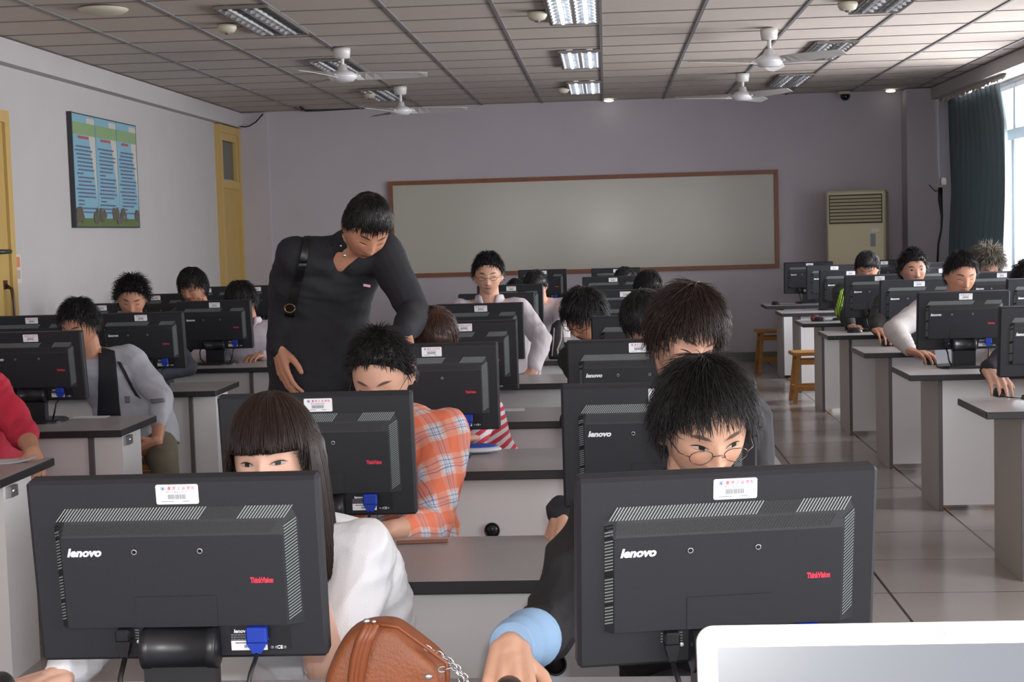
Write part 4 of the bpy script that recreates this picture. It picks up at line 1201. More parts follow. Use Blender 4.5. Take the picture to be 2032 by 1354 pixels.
    if seat and not standing:
        stool(hip.x, hip.y+.02, fy, 'wooden stool under '+seatlabel)
    return dict(root=root, loc=loc, arms=arms, N=N, Mh=Mh, s=s, f=f, SB=SB, bez=bez, hip=hip)

M['trouser'] = mat('dark_trousers', (46, 46, 54), .85)
M['trouser_khaki'] = mat('khaki_trousers', (106, 98, 82), .85)
M['shoe'] = mat('dark_shoe', (40, 38, 38), .6)
M['glass_frame'] = mat('glasses_wire', (120, 108, 96), .25, metal=.9)
def cloth(name, c, rough=.85, **k): return mat(name, c, rough, bump=.25, bscale=260, **k)
def striped(name, ca, cb, axis, per, duty=.5, rot=(0, 0, 0), wob=.0):
    m = cloth(name, ca); nt, N, L, b = nodes(m)
    tc = N.new('ShaderNodeTexCoord'); mp = N.new('ShaderNodeMapping'); mp.inputs['Rotation'].default_value = [R(v) for v in rot]; L(tc.outputs['Object'], mp.inputs[0])
    sp = N.new('ShaderNodeSeparateXYZ'); L(mp.outputs[0], sp.inputs[0]); v = sp.outputs[axis]
    if wob:
        ns = N.new('ShaderNodeTexNoise'); ns.inputs['Scale'].default_value = 9; L(tc.outputs['Object'], ns.inputs['Vector']); v = MA(nt, 'ADD', v, MA(nt, 'MULTIPLY', ns.outputs['Fac'], wob))
    fr = MA(nt, 'FRACT', MA(nt, 'DIVIDE', v, per)); L(MIX(nt, MA(nt, 'LESS_THAN', fr, duty), lin(ca), lin(cb)), b.inputs['Base Color'])
    return m
def plaid():
    m = cloth('orange_blue_plaid', (230, 130, 90)); nt, N, L, b = nodes(m)
    tc = N.new('ShaderNodeTexCoord'); mp = N.new('ShaderNodeMapping'); mp.inputs['Rotation'].default_value = (R(12), R(14), R(10)); L(tc.outputs['Object'], mp.inputs[0])
    ns = N.new('ShaderNodeTexNoise'); ns.inputs['Scale'].default_value = 8; L(tc.outputs['Object'], ns.inputs['Vector']); w = MA(nt, 'MULTIPLY', ns.outputs['Fac'], .05)
    sp = N.new('ShaderNodeSeparateXYZ'); L(mp.outputs[0], sp.inputs[0])
    u = MA(nt, 'ADD', MA(nt, 'ADD', sp.outputs['X'], MA(nt, 'MULTIPLY', sp.outputs['Y'], .8)), w); v = MA(nt, 'ADD', sp.outputs['Z'], w)
    P = .094
    fu = MA(nt, 'FRACT', MA(nt, 'DIVIDE', u, P)); fv = MA(nt, 'FRACT', MA(nt, 'DIVIDE', v, P))
    def band(f_, a, c): return MA(nt, 'MULTIPLY', MA(nt, 'GREATER_THAN', f_, a), MA(nt, 'LESS_THAN', f_, c))
    col = lin((226, 184, 170))
    col = MIX(nt, MA(nt, 'MULTIPLY', band(fu, .0, .42), .55), col, lin((232, 112, 62)))
    col = MIX(nt, MA(nt, 'MULTIPLY', band(fv, .0, .42), .62), col, lin((232, 104, 56)))
    wb_ = MA(nt, 'MULTIPLY', band(fu, .52, .92), band(fv, .50, .92)); col = MIX(nt, MA(nt, 'MULTIPLY', wb_, .9), col, lin((206, 214, 228)))
    for f_ in (fu, fv):
        for (a, c) in ((.60, .635), (.68, .70), (.80, .835)): col = MIX(nt, MA(nt, 'MULTIPLY', band(f_, a, c), .55), col, lin((84, 92, 140)))
    L(col, b.inputs['Base Color']); return m
def HC(px, py, d): return at(px, py, Y=d)

short = dict(n=500, L=.030, lift=.008, w=.004, thick=.13, front=.58, fringe=-.2)
spiky = dict(n=700, front=.62, fringe=-.3, L=.034, lift=.030, w=.0045, thick=.13, jit=.45, lump=.03)
# ---- front right boy with thin glasses
jet = cloth('black_jacket', (30, 27, 30))
a = person(HC(1396, 842, 2.92), 'boy with thin wire glasses and black jacket over light blue cuffs at front right monitor',
    rot=(14, 24, -2), topmat=jet, skin='b', hair=dict(n=5200, L=.052, lift=.018, w=.0020, thick=.165, jit=.26, fringe=-.15, front=.70, side=.04, clipz=.034, fwd=.25, lump=.02, segs=5, comb=(.15, -.1, -.1)),
    voxel=.0036, cvox=.0065, face=8, hip=(.20, 3.16, .50), fold=.020, bulk=1.10, glasses=dict(rx=.022, rz=.0145, z=-.008), headscale=1.03, seed=5, gneck=.2,
    armR=dict(w=at(1012, 1284, Y=2.56), d=(.02, -1, -.5), n=(0, -.5, 1), t=(1, .1, 0), curl=(.30, .55, .45), hint=(-.25, .3, -1), sleeve=.60, thumb=1.1, spread=.09, sc=1.08),
    armL=dict(w=(.32, 2.66, .735), d=(-.4, -1, -.1), n=(0, 0, 1), hint=(0, .2, -1)), seatlabel='the boy with thin glasses at front right', shoulder=1.05)
# light blue shirt cuff
Sx, E, Wt, spec = a['arms'][-1]
m = MB(); A = E.lerp(Wt, .42); B = E.lerp(Wt, .98); dv = (B-A); pts = []; rad = []
for i in range(19):
    t = i/18; pts.append(A+dv*t); rad.append(.054-.012*t+.0016*math.sin(t*48)+.002*math.sin(t*11))
m.tube(pts, rad, n=28); m.v = [(x-a['loc'][0], y-a['loc'][1], z) for x, y, z in m.v]
m.build('shirt_cuff', cloth('light_blue_shirt', (150, 182, 216)), a['root'])
wr = a['arms'][-1][2]
mouse(wr.x+.005, wr.y-.115, 4, 'black mouse under the hand of the front boy with glasses')

# ---- front left girl
wj = cloth('shiny_white_jacket', (232, 232, 236), .42)
a = person(HC(545, 908, 2.86), 'girl with long dark hair and straight bangs in shiny white jacket at front left', rot=(-4, 1, -3), topmat=wj, skin='c', hairmat=HBR,
    hair=dict(n=5200, L=.120, lift=.006, w=.0022, thick=.15, jit=.05, fringe=.10, clipz=.024, front=.60, side=-.2, back=-.5, lump=.008, long=.42, crown=(0, .10, 1), segs=7),
    voxel=.0036, cvox=.0065, hip=(-.55, 3.05, .50), fold=.016, bulk=1.04, headscale=.97, seed=8, face=-6, gneck=.2, shoulder=.90,
    armR=dict(w=at(120, 1345, Y=2.60), d=(-.8, -1, -.1), n=(.1, -.2, 1), hint=(-1, 0, -.6), curl=(.5, .6, .5), sc=1.05),
    armL=dict(w=at(615, 1165, Y=2.68), d=(-.9, -.2, .3), n=(0, -.6, .6), hint=(.05, .3, -1), sleeve=.30), seatlabel='the girl with bangs')
wr = a['arms'][-1][2]; mouse(wr.x-.07, wr.y-.10, 20, 'black mouse under the hand of the girl with bangs')

# ---- plaid boy
a = person(HC(757, 742, 4.10), 'boy with very short black hair and glasses in orange plaid shirt', rot=(-8, 28, 0), topmat=plaid(), skin='a',
    hair=dict(n=3200, L=.018, lift=.014, w=.0030, thick=.15, jit=.4, lump=.02, front=.66, fringe=-.3, fwd=.1, side=-.02, back=-.5), voxel=.005, cvox=.008, hip=(-.64, 4.36, .50), fold=.014, bulk=1.04, seed=3, shoulder=.92,
    glasses=dict(rx=.02, rz=.014), face=-4, headscale=1.0,
    armR=dict(w=(-.78, 3.78, .735), d=(.3, -1, 0), n=(0, 0, 1)), armL=dict(w=at(775, 1052, Y=3.80), d=(-1, -.25, .0), n=(0, 0, 1), hint=(.15, .3, -1), sleeve=.72), seatlabel='the boy in orange plaid')

# ---- standing man
dk = cloth('black_shirt', (24, 24, 30)); 
Hd = HC(727, 452, 5.62)
a = person(Hd, 'standing man in black long-sleeved shirt bending his head down in the aisle', rot=(26, 42, 6), top='shirt', topmat=dk, skin='d', hair=dict(n=2600, L=.020, lift=.004, w=.0035, thick=.13, front=.46, side=.02, lump=.008),
    voxel=.006, cvox=.009, hip=(-1.14, 5.86, .93), standing=True, fold=.010, bulk=1.15, face=14, seed=12, shoulder=.98, headscale=1.06, neck_up=.03, noff=(-.07, .02, 0), lean=-.005, gneck=.6, trap=1, torso_ctrl=(-1.17, 5.98, 1.30), drop=.012,
    armR=dict(w=at(552, 690, Y=5.72), d=(.25, -.25, -1), n=(-1, -.3, -.1), hint=(-.25, 1, 0), t=(.6, -.8, 0), sc=1.15, curl=(.2, .3, .25), sleeve=.97),
    armL=dict(w=at(800, 660, Y=5.45), d=(.1, -.6, -.8), n=(.3, 0, .9), hint=(.2, 1, 0), sleeve=.97), trouser=mat('black_trousers', (24, 24, 28), .85), collar=True)
rt, lc, N_ = a['root'], a['loc'], a['N']
m = MB()
for (px, py, r) in ((683, 507, .006), (676, 488, .0035)):
    p = at(px, py, Y=5.49); m.ell(p, (r, r*.8, r), n=12, m=8)
m.v = [(x-lc[0], y-lc[1], z) for x, y, z in m.v]; m.build('collar_button', M['metal'], rt)
m = MB(); p = at(728, 567, Y=5.62); m.box(p, (.026, .006, .009), rot=Matrix.Rotation(R(12), 3, 'Y')); m.v = [(x-lc[0], y-lc[1], z) for x, y, z in m.v]; m.build('chest_emblem', mat('pale_pink_emblem', (196, 150, 160), .6), rt)
TEACH = a
m = MB(); p = at(575, 612, Y=5.58); m.tube([p+Vector((.02*math.cos(t), 0, .016*math.sin(t))) for t in np.linspace(0, 2*PI, 13)], .003, n=6); m.v = [(x-lc[0], y-lc[1], z) for x, y, z in m.v]
BUCK = m

# ---- middle block, further rows
coatw = cloth('white_coat', (196, 186, 190)); kh = cloth('beige_vest', (168, 156, 142))
person(HC(862, 672, 5.74), 'person with reddish brown hair and red and white striped sleeves, face hidden', rot=(10, 48, 0), top='striped_shirt', topmat=striped('red_white_stripes', (224, 214, 214), (206, 58, 76), 'Z', .030, .5, (0, 28, 0), .02), skin='a',
    hair=dict(short, n=1500, L=.05, thick=.17, front=.5, w=.003), hairmat=HR, hip=(-.50, 5.86, .50), seed=21, fold=.006, face=-5, voxel=.007, cvox=.008, drop=.03,
    armR=dict(w=(-.75, 5.30, .74), d=(.3, -1, 0), n=(0, 0, 1)), armL=dict(w=at(948, 880, Y=5.30), d=(-.9, -.5, 0), n=(0, 0, 1), hint=(1, .3, -.3), sleeve=.97), seatlabel='the person in striped sleeves')
a = person(HC(969, 545, 8.62), 'tall boy with glasses in open white coat under the whiteboard', rot=(2, 10, 0), top='coat', topmat=coatw, skin='a', hair=dict(short, n=1500, L=.03, lift=.014, thick=.14, front=.60, side=.0, w=.004),
    hip=(-.58, 8.80, .58), seed=31, fold=.012, bulk=1.06, glasses=dict(rx=.02, rz=.012, r=.0013, z=-.003), voxel=.0058, cvox=.009, collar=True, neck_up=-.01,
    armR=dict(w=(-.86, 8.36, .74), d=(.3, -1, 0), n=(0, 0, 1)), armL=dict(w=at(1058, 735, Y=8.30), d=(-.4, -.6, -.6), n=(.4, -.3, .8), hint=(1, .1, .0), sleeve=.92), seatlabel='the tall boy in white coat', trouser=mat('beige_trousers', (160, 150, 138), .85))
person(HC(1064, 568, 11.25), 'bent-down boy in white jacket just right of the tall boy in white coat', rot=(-12, 40, 0), topmat=coatw, skin='a', hair=short, hip=(-.42, 11.34, .50), seed=33, fold=.01, face=8,
    armL=dict(w=at(1098, 668, Y=10.85), d=(-.3, -1, 0), n=(0, 0, 1), hint=(1, 0, 0)), seatlabel='the bent-down boy in white jacket')
person(HC(1022, 582, 12.7), 'dark-haired person seen as a dome of hair beside the tall boy in white coat', rot=(10, 40, 0), topmat=cloth('dark_grey_shirt', (58, 58, 64)), hair=dict(short, thick=.15), seed=35, seatlabel='the dark-haired person by the white coat')
person(HC(1160, 628, 7.12), 'boy with thick black hair and glasses turned to the left, face half hidden', rot=(-38, 30, 8), topmat=cloth('dark_shirt', (40, 36, 38)), skin='d', hair=dict(n=1800, L=.05, lift=.018, w=.004, thick=.20, jit=.3, front=.45, lump=.02), glasses=dict(r=.0016, rx=.02, rz=.013),
    hip=(-.02, 7.22, .50), seed=37, voxel=.006, face=-10, drop=.08, noff=(.05, 0, -.02), armR=dict(w=(-.04, 6.70, .74), d=(.1, -1, 0), n=(0, 0, 1), hint=(-.3, 0, -1)), seatlabel='the boy turned to the left', headscale=1.05, neck_up=.02)
person(HC(1240, 562, 12.75), 'boy furthest back in the middle block, head below the whiteboard frame', rot=(-16, 22, 0), topmat=cloth('grey_shirt', (96, 96, 104)), skin='d', hair=dict(short, thick=.16, front=.42), seed=39, seatlabel='the boy furthest back', headscale=1.06)
person(HC(1286, 578, 9.82), 'boy with parted hair looking down, just in front of the rearmost one', rot=(12, 26, 0), topmat=cloth('grey_blue_shirt', (80, 84, 96)), skin='d', hair=dict(short, thick=.17, front=.50, L=.05, n=900), hip=(.27, 9.95, .50), seed=41, seatlabel='the boy with parted hair', headscale=1.05)
person(HC(1284, 640, 5.74), 'dark round head of hair beside the leaning boy in the second row', rot=(-25, 40, -6), topmat=cloth('black_top', (34, 32, 36)), skin='a', hair=dict(short, n=1400, L=.05, thick=.16, front=.42), hip=(.18, 5.86, .50), seed=43, seatlabel='the round dark head', headscale=1.0)
person(HC(1358, 662, 4.08), 'boy in dark jacket with brown-black layered hair leaning behind the front boy', rot=(24, 30, 10), topmat=cloth('charcoal_jacket', (44, 42, 46)), skin='a', hairmat=HBR,
    hair=dict(n=3600, L=.06, lift=.018, w=.0030, thick=.19, jit=.25, front=.62, fringe=-.1, clipz=.03, side=-.25, lump=.02, comb=(.3, 0, -.1)), hip=(.16, 4.34, .50), seed=45, voxel=.005, cvox=.008, face=4, drop=.09, gneck=.2, noff=(.06, .03, -.03), headscale=1.04, fold=.014, bulk=1.05,
    armR=dict(w=at(1112, 1018, Y=3.80), d=(-.25, -.45, -.85), n=(-.5, -.8, .3), t=(.5, -.8, .2), hint=(.2, .3, -1), sleeve=.97, curl=(.3, .3, .2)),
    armL=dict(w=(.36, 3.80, .74), d=(-.3, -1, 0), n=(0, 0, 1), hint=(.1, .2, -1)), seatlabel='the leaning boy')

# ---- left block
gj = cloth('light_grey_jacket', (168, 168, 176), .6)
a = person(HC(158, 645, 7.02), 'boy in light grey sports jacket with black front, hand on his thigh', rot=(-14, 22, 0), topmat=gj, skin='d', hair=dict(n=1700, L=.035, lift=.016, w=.004, thick=.14, jit=.35, front=.55, lump=.02),
    hip=(-2.27, 7.12, .50), seed=51, voxel=.006, cvox=.008, fold=.012, bulk=1.10, face=10, trouser=M['trouser_khaki'], headscale=1.0, torso_ctrl=(-2.31, 7.2, .78), drop=.04, shoulder=1.08,
    armR=dict(w=(-2.68, 6.5, .74), d=(.2, -1, 0), n=(0, 0, 1)), legs=(((-2.42, 6.76, .47), (-2.42, 6.80, .09)), ((-2.05, 6.76, .47), (-2.03, 6.82, .09))),
    armL=dict(w=at(312, 876, Y=6.84), d=(-.9, -.3, -.45), n=(.2, -.6, .7), t=(-.2, -.8, .6), hint=(1, .1, -.1), sleeve=.60, curl=(.25, .25, .2)), seatlabel='the boy in grey jacket')
rt, lc = a['root'], a['loc']
def shell_patch(name, pts, mt, Y0, push=.012, host=None, th=.004):
    """thin sewn patch: polygon given by photo points on a plane in front of the chest, projected on the garment"""
    return None
# black inner front and shoulder stripe, sewn panels following the jacket
def panel(a, name, quads, mt, off=.006, nu=10, nv=14):
    g = [o for o in a['root'].children if o.name.split('.')[0] in ('jacket', 'shirt', 'coat', 'striped_shirt')][0]
    from mathutils.bvhtree import BVHTree
    me = g.data; lc = Vector(a['loc'])
    bv = BVHTree.FromPolygons([v.co+lc for v in me.vertices], [tuple(p.vertices) for p in me.polygons])
    m = MB(); C0 = Vector((0, 0, CAMZ))
    for q in quads:      # q = 4 photo points: tl, tr, br, bl
        V = []; ok = True
        for j in range(nv+1):
            for i in range(nu+1):
                u, v = i/nu, j/nv
                px = (q[0][0]*(1-u)+q[1][0]*u)*(1-v)+(q[3][0]*(1-u)+q[2][0]*u)*v; py = (q[0][1]*(1-u)+q[1][1]*u)*(1-v)+(q[3][1]*(1-u)+q[2][1]*u)*v
                d = (at(px, py, Y=5)-C0).normalized(); h = bv.ray_cast(C0, d)
                V.append(None if h[0] is None else h[0]+h[1]*off)
        F = []
        for j in range(nv):
            for i in range(nu):
                k = j*(nu+1)+i; ids = (k, k+1, k+nu+2, k+nu+1)
                if all(V[t] is not None for t in ids) and max((V[s_]-V[t]).length for s_ in ids for t in ids) < .12: F.append(ids)
        used = sorted({t for f_ in F for t in f_}); mp = {t: i for i, t in enumerate(used)}
        m.add([V[t]-lc for t in used], [tuple(mp[t] for t in f_) for f_ in F], 0, True)
    if not m.f: return None
    o = m.build(name, mt, a['root']); s_ = o.modifiers.new('t', 'SOLIDIFY'); s_.thickness = .003; return o
panel(a, 'black_front', [((196, 668), (226, 676), (240, 826), (196, 826))], cloth('black_fleece', (30, 30, 34)))
panel(a, 'shoulder_stripe', [((232, 720), (240, 722), (280, 792), (268, 786))], _mats['black_fleece'], nu=5)
m = MB(); P_ = [at(222, 680, Y=6.86), at(226, 720, Y=6.84), at(232, 770, Y=6.84), at(236, 822, Y=6.84)]
panel(a, 'sleeve_badge', [((300, 795), (324, 793), (326, 800), (303, 803))], mat('dark_badge', (104, 104, 110), .7), nu=6, nv=3, off=.008)
panel(a, 'chest_badge', [((247, 786), (258, 786), (258, 800), (249, 800))], mat('dark_badge', (104, 104, 110), .7), nu=3, nv=3, off=.008)
# ---- strap across the standing man's chest
so = panel(TEACH, 'bag_strap', [((607, 448), (622, 446), (608, 520), (592, 520)), ((592, 520), (608, 520), (584, 628), (567, 626))], mat('black_strap', (12, 12, 14), .4), off=.008)
BUCK.build('strap_buckle', mat('brass_buckle', (120, 92, 60), .3, metal=.8), so or TEACH['root'])
# person in red
rj = cloth('red_jacket', (186, 34, 60), .7)
person((-2.60, 5.66, 1.10), 'person in red jacket at left edge gripping the desk corner, head out of frame', rot=(0, 20, 0), topmat=rj, skin='d', hair=short, hip=(-2.50, 5.78, .50), seed=61, voxel=.006, cvox=.009, fold=.012, bulk=1.12, face=0, shoulder=1.1,
    torso_ctrl=(-2.54, 5.80, .78), armL=dict(w=at(66, 897, Y=5.36), d=(.35, -.7, -.5), n=(.5, -.3, .8), t=(-.4, -.9, 0), hint=(.3, .5, -.6), sleeve=.42, curl=(.5, .6, .5)), armR=dict(w=(-2.7, 5.3, .74), d=(0, -1, 0), n=(0, 0, 1)), seatlabel='the person in red jacket', seat=False)
stool(-2.42, 5.86, R(0), 'wooden stool under the person in red jacket')
person(HC(262, 592, 8.45), 'boy with messy spiky black hair behind the second left block monitor', rot=(14, 22, 4), topmat=cloth('navy_top', (44, 44, 56)), skin='d', hair=dict(spiky, n=1500, thick=.15), seed=63, voxel=.007, seatlabel='the messy haired boy')
person(HC(384, 572, 10.10), 'boy resting his cheek on his hand at the left wall side', rot=(-16, 12, -8), topmat=cloth('dark_grey_jacket', (60, 60, 70)), skin='d', hair=dict(n=1300, L=.055, lift=.01, w=.005, thick=.19, front=.42, jit=.3), seed=65, voxel=.0065,
    armL=dict(w=at(408, 626, Y=9.96), d=(-.35, -.1, .9), n=(.6, -.75, 0), t=(-.8, -.4, 0), hint=(.2, -.2, -1), curl=(.6, .8, .5)), seatlabel='the boy resting on his hand', headscale=1.04)
person(HC(480, 600, 9.72), 'boy in white coat with a dark collar line, between left monitors and standing man', rot=(-20, 22, 0), top='coat', topmat=coatw, skin='d', hair=dict(n=1500, L=.04, lift=.014, w=.004, thick=.19, front=.48), hip=(-2.24, 9.80, .50), seed=67, voxel=.007, collar=True, headscale=1.05, face=8, bulk=1.08,
    seatlabel='the boy in white coat by the standing man')

# ---- right block
a = person(HC(1721, 533, 11.35), 'boy in dark jacket with yellow-green striped sleeves, right block', rot=(-14, 26, 0), topmat=cloth('dark_green_black_jacket', (38, 42, 40)), skin='d', hair=dict(short, thick=.18, front=.46, n=900), hip=(1.97, 11.46, .50), seed=71, voxel=.0065, bulk=1.1, shoulder=1.15,
    armR=dict(w=at(1690, 652, Y=10.92), d=(.2, -1, 0), n=(0, 0, 1), hint=(-1, .1, -.2), sleeve=.97), seatlabel='the boy with green striped sleeves')
panel(a, 'green_stripes', [((1668, 577), (1674, 574), (1660, 655), (1649, 655)), ((1676, 576), (1680, 576), (1672, 600), (1664, 640))], striped('green_yellow_bands', (150, 190, 50), (58, 84, 30), 'X', .014, .3), nu=8, nv=20, off=.004)
a = person(HC(1812, 535, 10.05), 'boy with short spiky black hair looking over his monitor with open eyes', rot=(4, 2, -3), topmat=cloth('black_sweater', (32, 28, 30)), skin='e', hair=dict(spiky, n=1500, L=.025, lift=.018, thick=.15, front=.50), hip=(2.04, 10.18, .50), seed=73, voxel=.006, headscale=1.02, bulk=1.08,
    armR=dict(w=at(1735, 668, Y=9.50), d=(.25, -1, -.15), n=(0, -.2, 1), t=(1, 0, 0), hint=(-1, .1, -.3), sleeve=.97, curl=(.3, .5, .4), sc=1.1), seatlabel='the boy with open eyes')
wr = a['arms'][-1][2]; mouse(wr.x+.04, wr.y-.10, 10, 'black mouse in the hand of the spiky haired open-eyed boy')
a = person(HC(1906, 545, 8.62), 'boy with buzz-cut hair in whitish jacket looking down, right block', rot=(8, 16, 0), topmat=cloth('off_white_jacket', (190, 182, 180)), skin='d', hair=dict(n=1800, L=.018, lift=.012, w=.004, thick=.10, front=.58, side=.05), hip=(2.05, 8.78, .50), seed=75, voxel=.006, headscale=1.04, bulk=1.12, fold=.012,
    armR=dict(w=at(1806, 697, Y=8.30), d=(.75, -.9, -.15), n=(0, -.2, 1), t=(.6, .6, 0), hint=(-1, .1, -.1), sleeve=.90, curl=(.3, .5, .4), sc=1.1), seatlabel='the boy with buzz-cut hair')
wr = a['arms'][-1][2]; mouse(wr.x+.09, wr.y-.08, 20, 'black mouse under the hand of the buzz-cut boy')
person(HC(1958, 528, 11.35), 'person with fuzzy faded hair by the window', rot=(8, 35, 0), topmat=cloth('grey_top', (70, 72, 80)), skin='d', hairmat=HG, hair=dict(spiky, n=2200, L=.05, lift=.05, thick=.20, w=.005, jit=.7), seed=77, seatlabel='the fuzzy haired person', headscale=1.05)
person(HC(2042, 556, 10.1), 'dark-haired person cut off by the right photo edge near the window', rot=(20, 20, 0), topmat=_mats['grey_top'], skin='d', hair=dict(spiky, n=1200, thick=.18), seed=79, seatlabel='the person at right photo edge', headscale=1.05)
a = person((2.22, 7.02, 1.13), 'person in dark jacket at the right edge, hand on mouse, head out of frame', rot=(0, 20, 0), topmat=cloth('dark_charcoal_jacket', (40, 38, 42)), skin='a', hair=short, hip=(2.18, 7.16, .50), seed=81, voxel=.006, bulk=1.12, face=-14, shoulder=1.15,
    armR=dict(w=at(1937, 752, Y=6.70), d=(.15, -1, -.35), n=(0, -.3, 1), t=(1, 0, 0), hint=(-1, .3, -.2), sleeve=.95, curl=(.3, .5, .45), sc=1.1), seatlabel='the person at the right edge')
wr = a['arms'][-1][2]; mouse(wr.x+.02, wr.y-.10, 0, 'black mouse under the hand at the right photo edge')
mouse(at(1533, 601, Z=.71).x, 14.68, 30, 'black mouse alone on the rearmost right block desk')
mouse(at(1612, 630, Z=.71).x, 12.05, 60, 'black mouse beside a red object on the eighth row right block desk')
mouse(at(1690, 655, Z=.71).x, 10.72, 80, 'black mouse by the green striped sleeve')

# ================================================================== SMALL THINGS
# brown handbag with chain
bag = empty('handbag', (-.36, 2.46, ZD+.001)); tag(bag, 'brown leather handbag with silver chain on the front desk', 'handbag')
lea = mat('brown_leather', (138, 76, 42), .5, noise=.12, nscale=14, bump=.3, bscale=180)
C0 = Vector((-.36, 2.46, ZD))
outl = [at(p[0], p[1], Y=2.46)-C0 for p in ((640, 1400), (650, 1330), (683, 1255), (722, 1231), (778, 1229), (800, 1240), (845, 1278), (885, 1310), (893, 1345), (894, 1400))]
outl = [Vector((p.x, 0, max(0, p.z))) for p in outl]
ctr = sum(outl, Vector())/len(outl)
m = MB(); V = []; n = len(outl); L_ = []
for (dy, k) in ((-.060, .80), (-.052, .93), (-.030, 1.0), (.030, 1.0), (.052, .93), (.060, .80)):
    for p in outl:
        q = ctr+(p-ctr)*k; yy = dy*(1-.55*max(0, (p.z-.06)/.16)); V.append((q.x, yy, max(0, q.z) if p.z > .001 else 0))
F = [(j*n+i, j*n+(i+1) % n, (j+1)*n+(i+1) % n, (j+1)*n+i) for j in range(5) for i in range(n)]+[tuple(range(n))[::-1], tuple(5*n+i for i in range(n))]
m.add(V, F, 0, True); bo = m.build('bag_body', lea, bag); s_ = bo.modifiers.new('s', 'SUBSURF'); s_.levels = 2; s_.render_levels = 2
m = MB()
for dx in (-.012, 0, .012):
    m.tube([at(px+dx*700, py, Y=2.395)-C0 for (px, py) in ((738, 1240), (722, 1275), (712, 1310), (706, 1350), (704, 1390))], [.006, .008, .008, .007, .005], n=8)
m.build('gathered_fold', mat('brown_leather_fold', (128, 66, 34), .45, bump=.3), bag)
m = MB(); m.tube([at(px, py, Y=2.40)-C0 for (px, py) in ((735, 1238), (790, 1246), (850, 1290), (886, 1318), (889, 1390))], .0035, n=8); m.build('piping', _mats['brown_leather_fold'], bag)
def chain_links(m, pts, T=None, r=.006, w=.0013):
    k = 0
    for i in range(len(pts)-1):
        a, b_ = pts[i], pts[i+1]; n_ = max(1, int((b_-a).length/(r*1.5)))
        for j in range(n_):
            c = a.lerp(b_, j/n_); d = (b_-a).normalized(); u = d.cross(Vector((0, 1, 0))).normalized(); v = Vector((0, 1, 0)) if k % 2 else u
            m.tube([c+d*r*1.2*math.cos(t)+v*r*.75*math.sin(t) for t in np.linspace(0, 2*PI, 11)], w, n=6, caps=False); k += 1
m = MB(); chain_links(m, [at(px, py, Y=2.42)-C0 for px, py in ((848, 1288), (872, 1300), (900, 1318), (922, 1345), (940, 1375))])
chain_links(m, [at(px, py, Y=2.40)-C0 for px, py in ((878, 1330), (900, 1325), (915, 1350), (925, 1380))])
m.build('chain_strap', M['metal'], bag)
m = MB(); p = at(727, 1235, Y=2.40)-C0; m.ell(p, (.006, .004, .005)); m.ell(p+Vector((.012, 0, -.001)), (.004, .003, .004)); q = at(850, 1345, Y=2.392)-C0; m.ell(q, (.007, .003, .005)); m.build('clasp', M['metal'], bag)

# white laptop in the foreground, on a lectern below the frame
lt = empty('laptop', (.40, .99, 0)); lt['label'] = 'white laptop screen overexposed at the bottom right corner'; lt['category'] = 'laptop'
A_ = at(1382, 1243, Y=.95); Wd = .31; Tl = Matrix.Translation((A_.x, A_.y, A_.z)) @ Matrix.Rotation(R(1.0), 4, 'Z') @ Matrix.Rotation(R(-14), 4, 'X')
OFF = Matrix.Translation((-.40, -.99, 0))
def rrect(x0, x1, z0, z1, r, n=8):
    P = []
    for (cx, cz, a0) in ((x1-r, z1-r, 0), (x0+r, z1-r, 90), (x0+r, z0+r, 180), (x1-r, z0+r, 270)):
        for k in range(n+1): P.append((cx+r*math.cos(R(a0+90*k/n)), cz+r*math.sin(R(a0+90*k/n))))
    return P
TL = OFF @ Tl @ TXT
lw = mat('glossy_white_laptop_plastic', (238, 238, 242), .35)
m = MB(); m.prism(rrect(0, Wd, -.215, 0, .011), -.010, 0, 0, TL); lid = m.build('lid', lw, lt)
m = MB(); m.prism(rrect(.0125, Wd-.0125, -.20, -.0135, .001), 0, .0006, 0, TL); m.build('screen', mat('dim_laptop_screen', (62, 66, 74), .3), lid)
m = MB(); T3 = TL @ Matrix.Translation((Wd/2-.002, -.0068, .0))
m.add([T3 @ Vector((.0030*math.cos(a), .0030*math.sin(a), .0004)) for a in np.linspace(0, 2*PI, 20, endpoint=False)]+[T3 @ Vector((.0022*math.cos(a), .0022*math.sin(a), .0004)) for a in np.linspace(0, 2*PI, 20, endpoint=False)],
      [(i, (i+1) % 20, 20+(i+1) % 20, 20+i) for i in range(20)]); m.build('webcam_ring', mat('webcam_grey', (120, 110, 130), .4), lid)
hb = (OFF @ Tl) @ Vector((0, 0, -.215))
m = MB(); m.bb(hb.x, hb.x+Wd, hb.y-.22, hb.y+.01, hb.z-.018, hb.z+.002); m.build('keyboard_base', lw, lt)
m = MB()
for r_ in range(5):
    for c_ in range(13): m.bb(hb.x+.02+c_*.0208, hb.x+.038+c_*.0208, hb.y-.03-r_*.019, hb.y-.014-r_*.019, hb.z+.002, hb.z+.005)
m.build('keys', mat('white_keys', (226, 226, 230), .5), lt)
lz = hb.z-.018
lec = empty('lectern', (.56, .86, 0)); tag(lec, 'grey lectern below the frame carrying the white laptop', 'lectern')
m = MB(); m.cbox((0, 0, lz-.0155), (.50, .42, .03), .004); m.build('top', M['desk_top'], lec)
m = MB(); m.bb(-.22, .22, -.16, .16, 0, lz-.031); m.build('cabinet', M['desk_panel'], lec)
m = MB(); m.bb(-.20, .20, -.168, -.161, .05, lz-.08); m.build('door', mat('grey_side_board', (176, 170, 164)), lec)

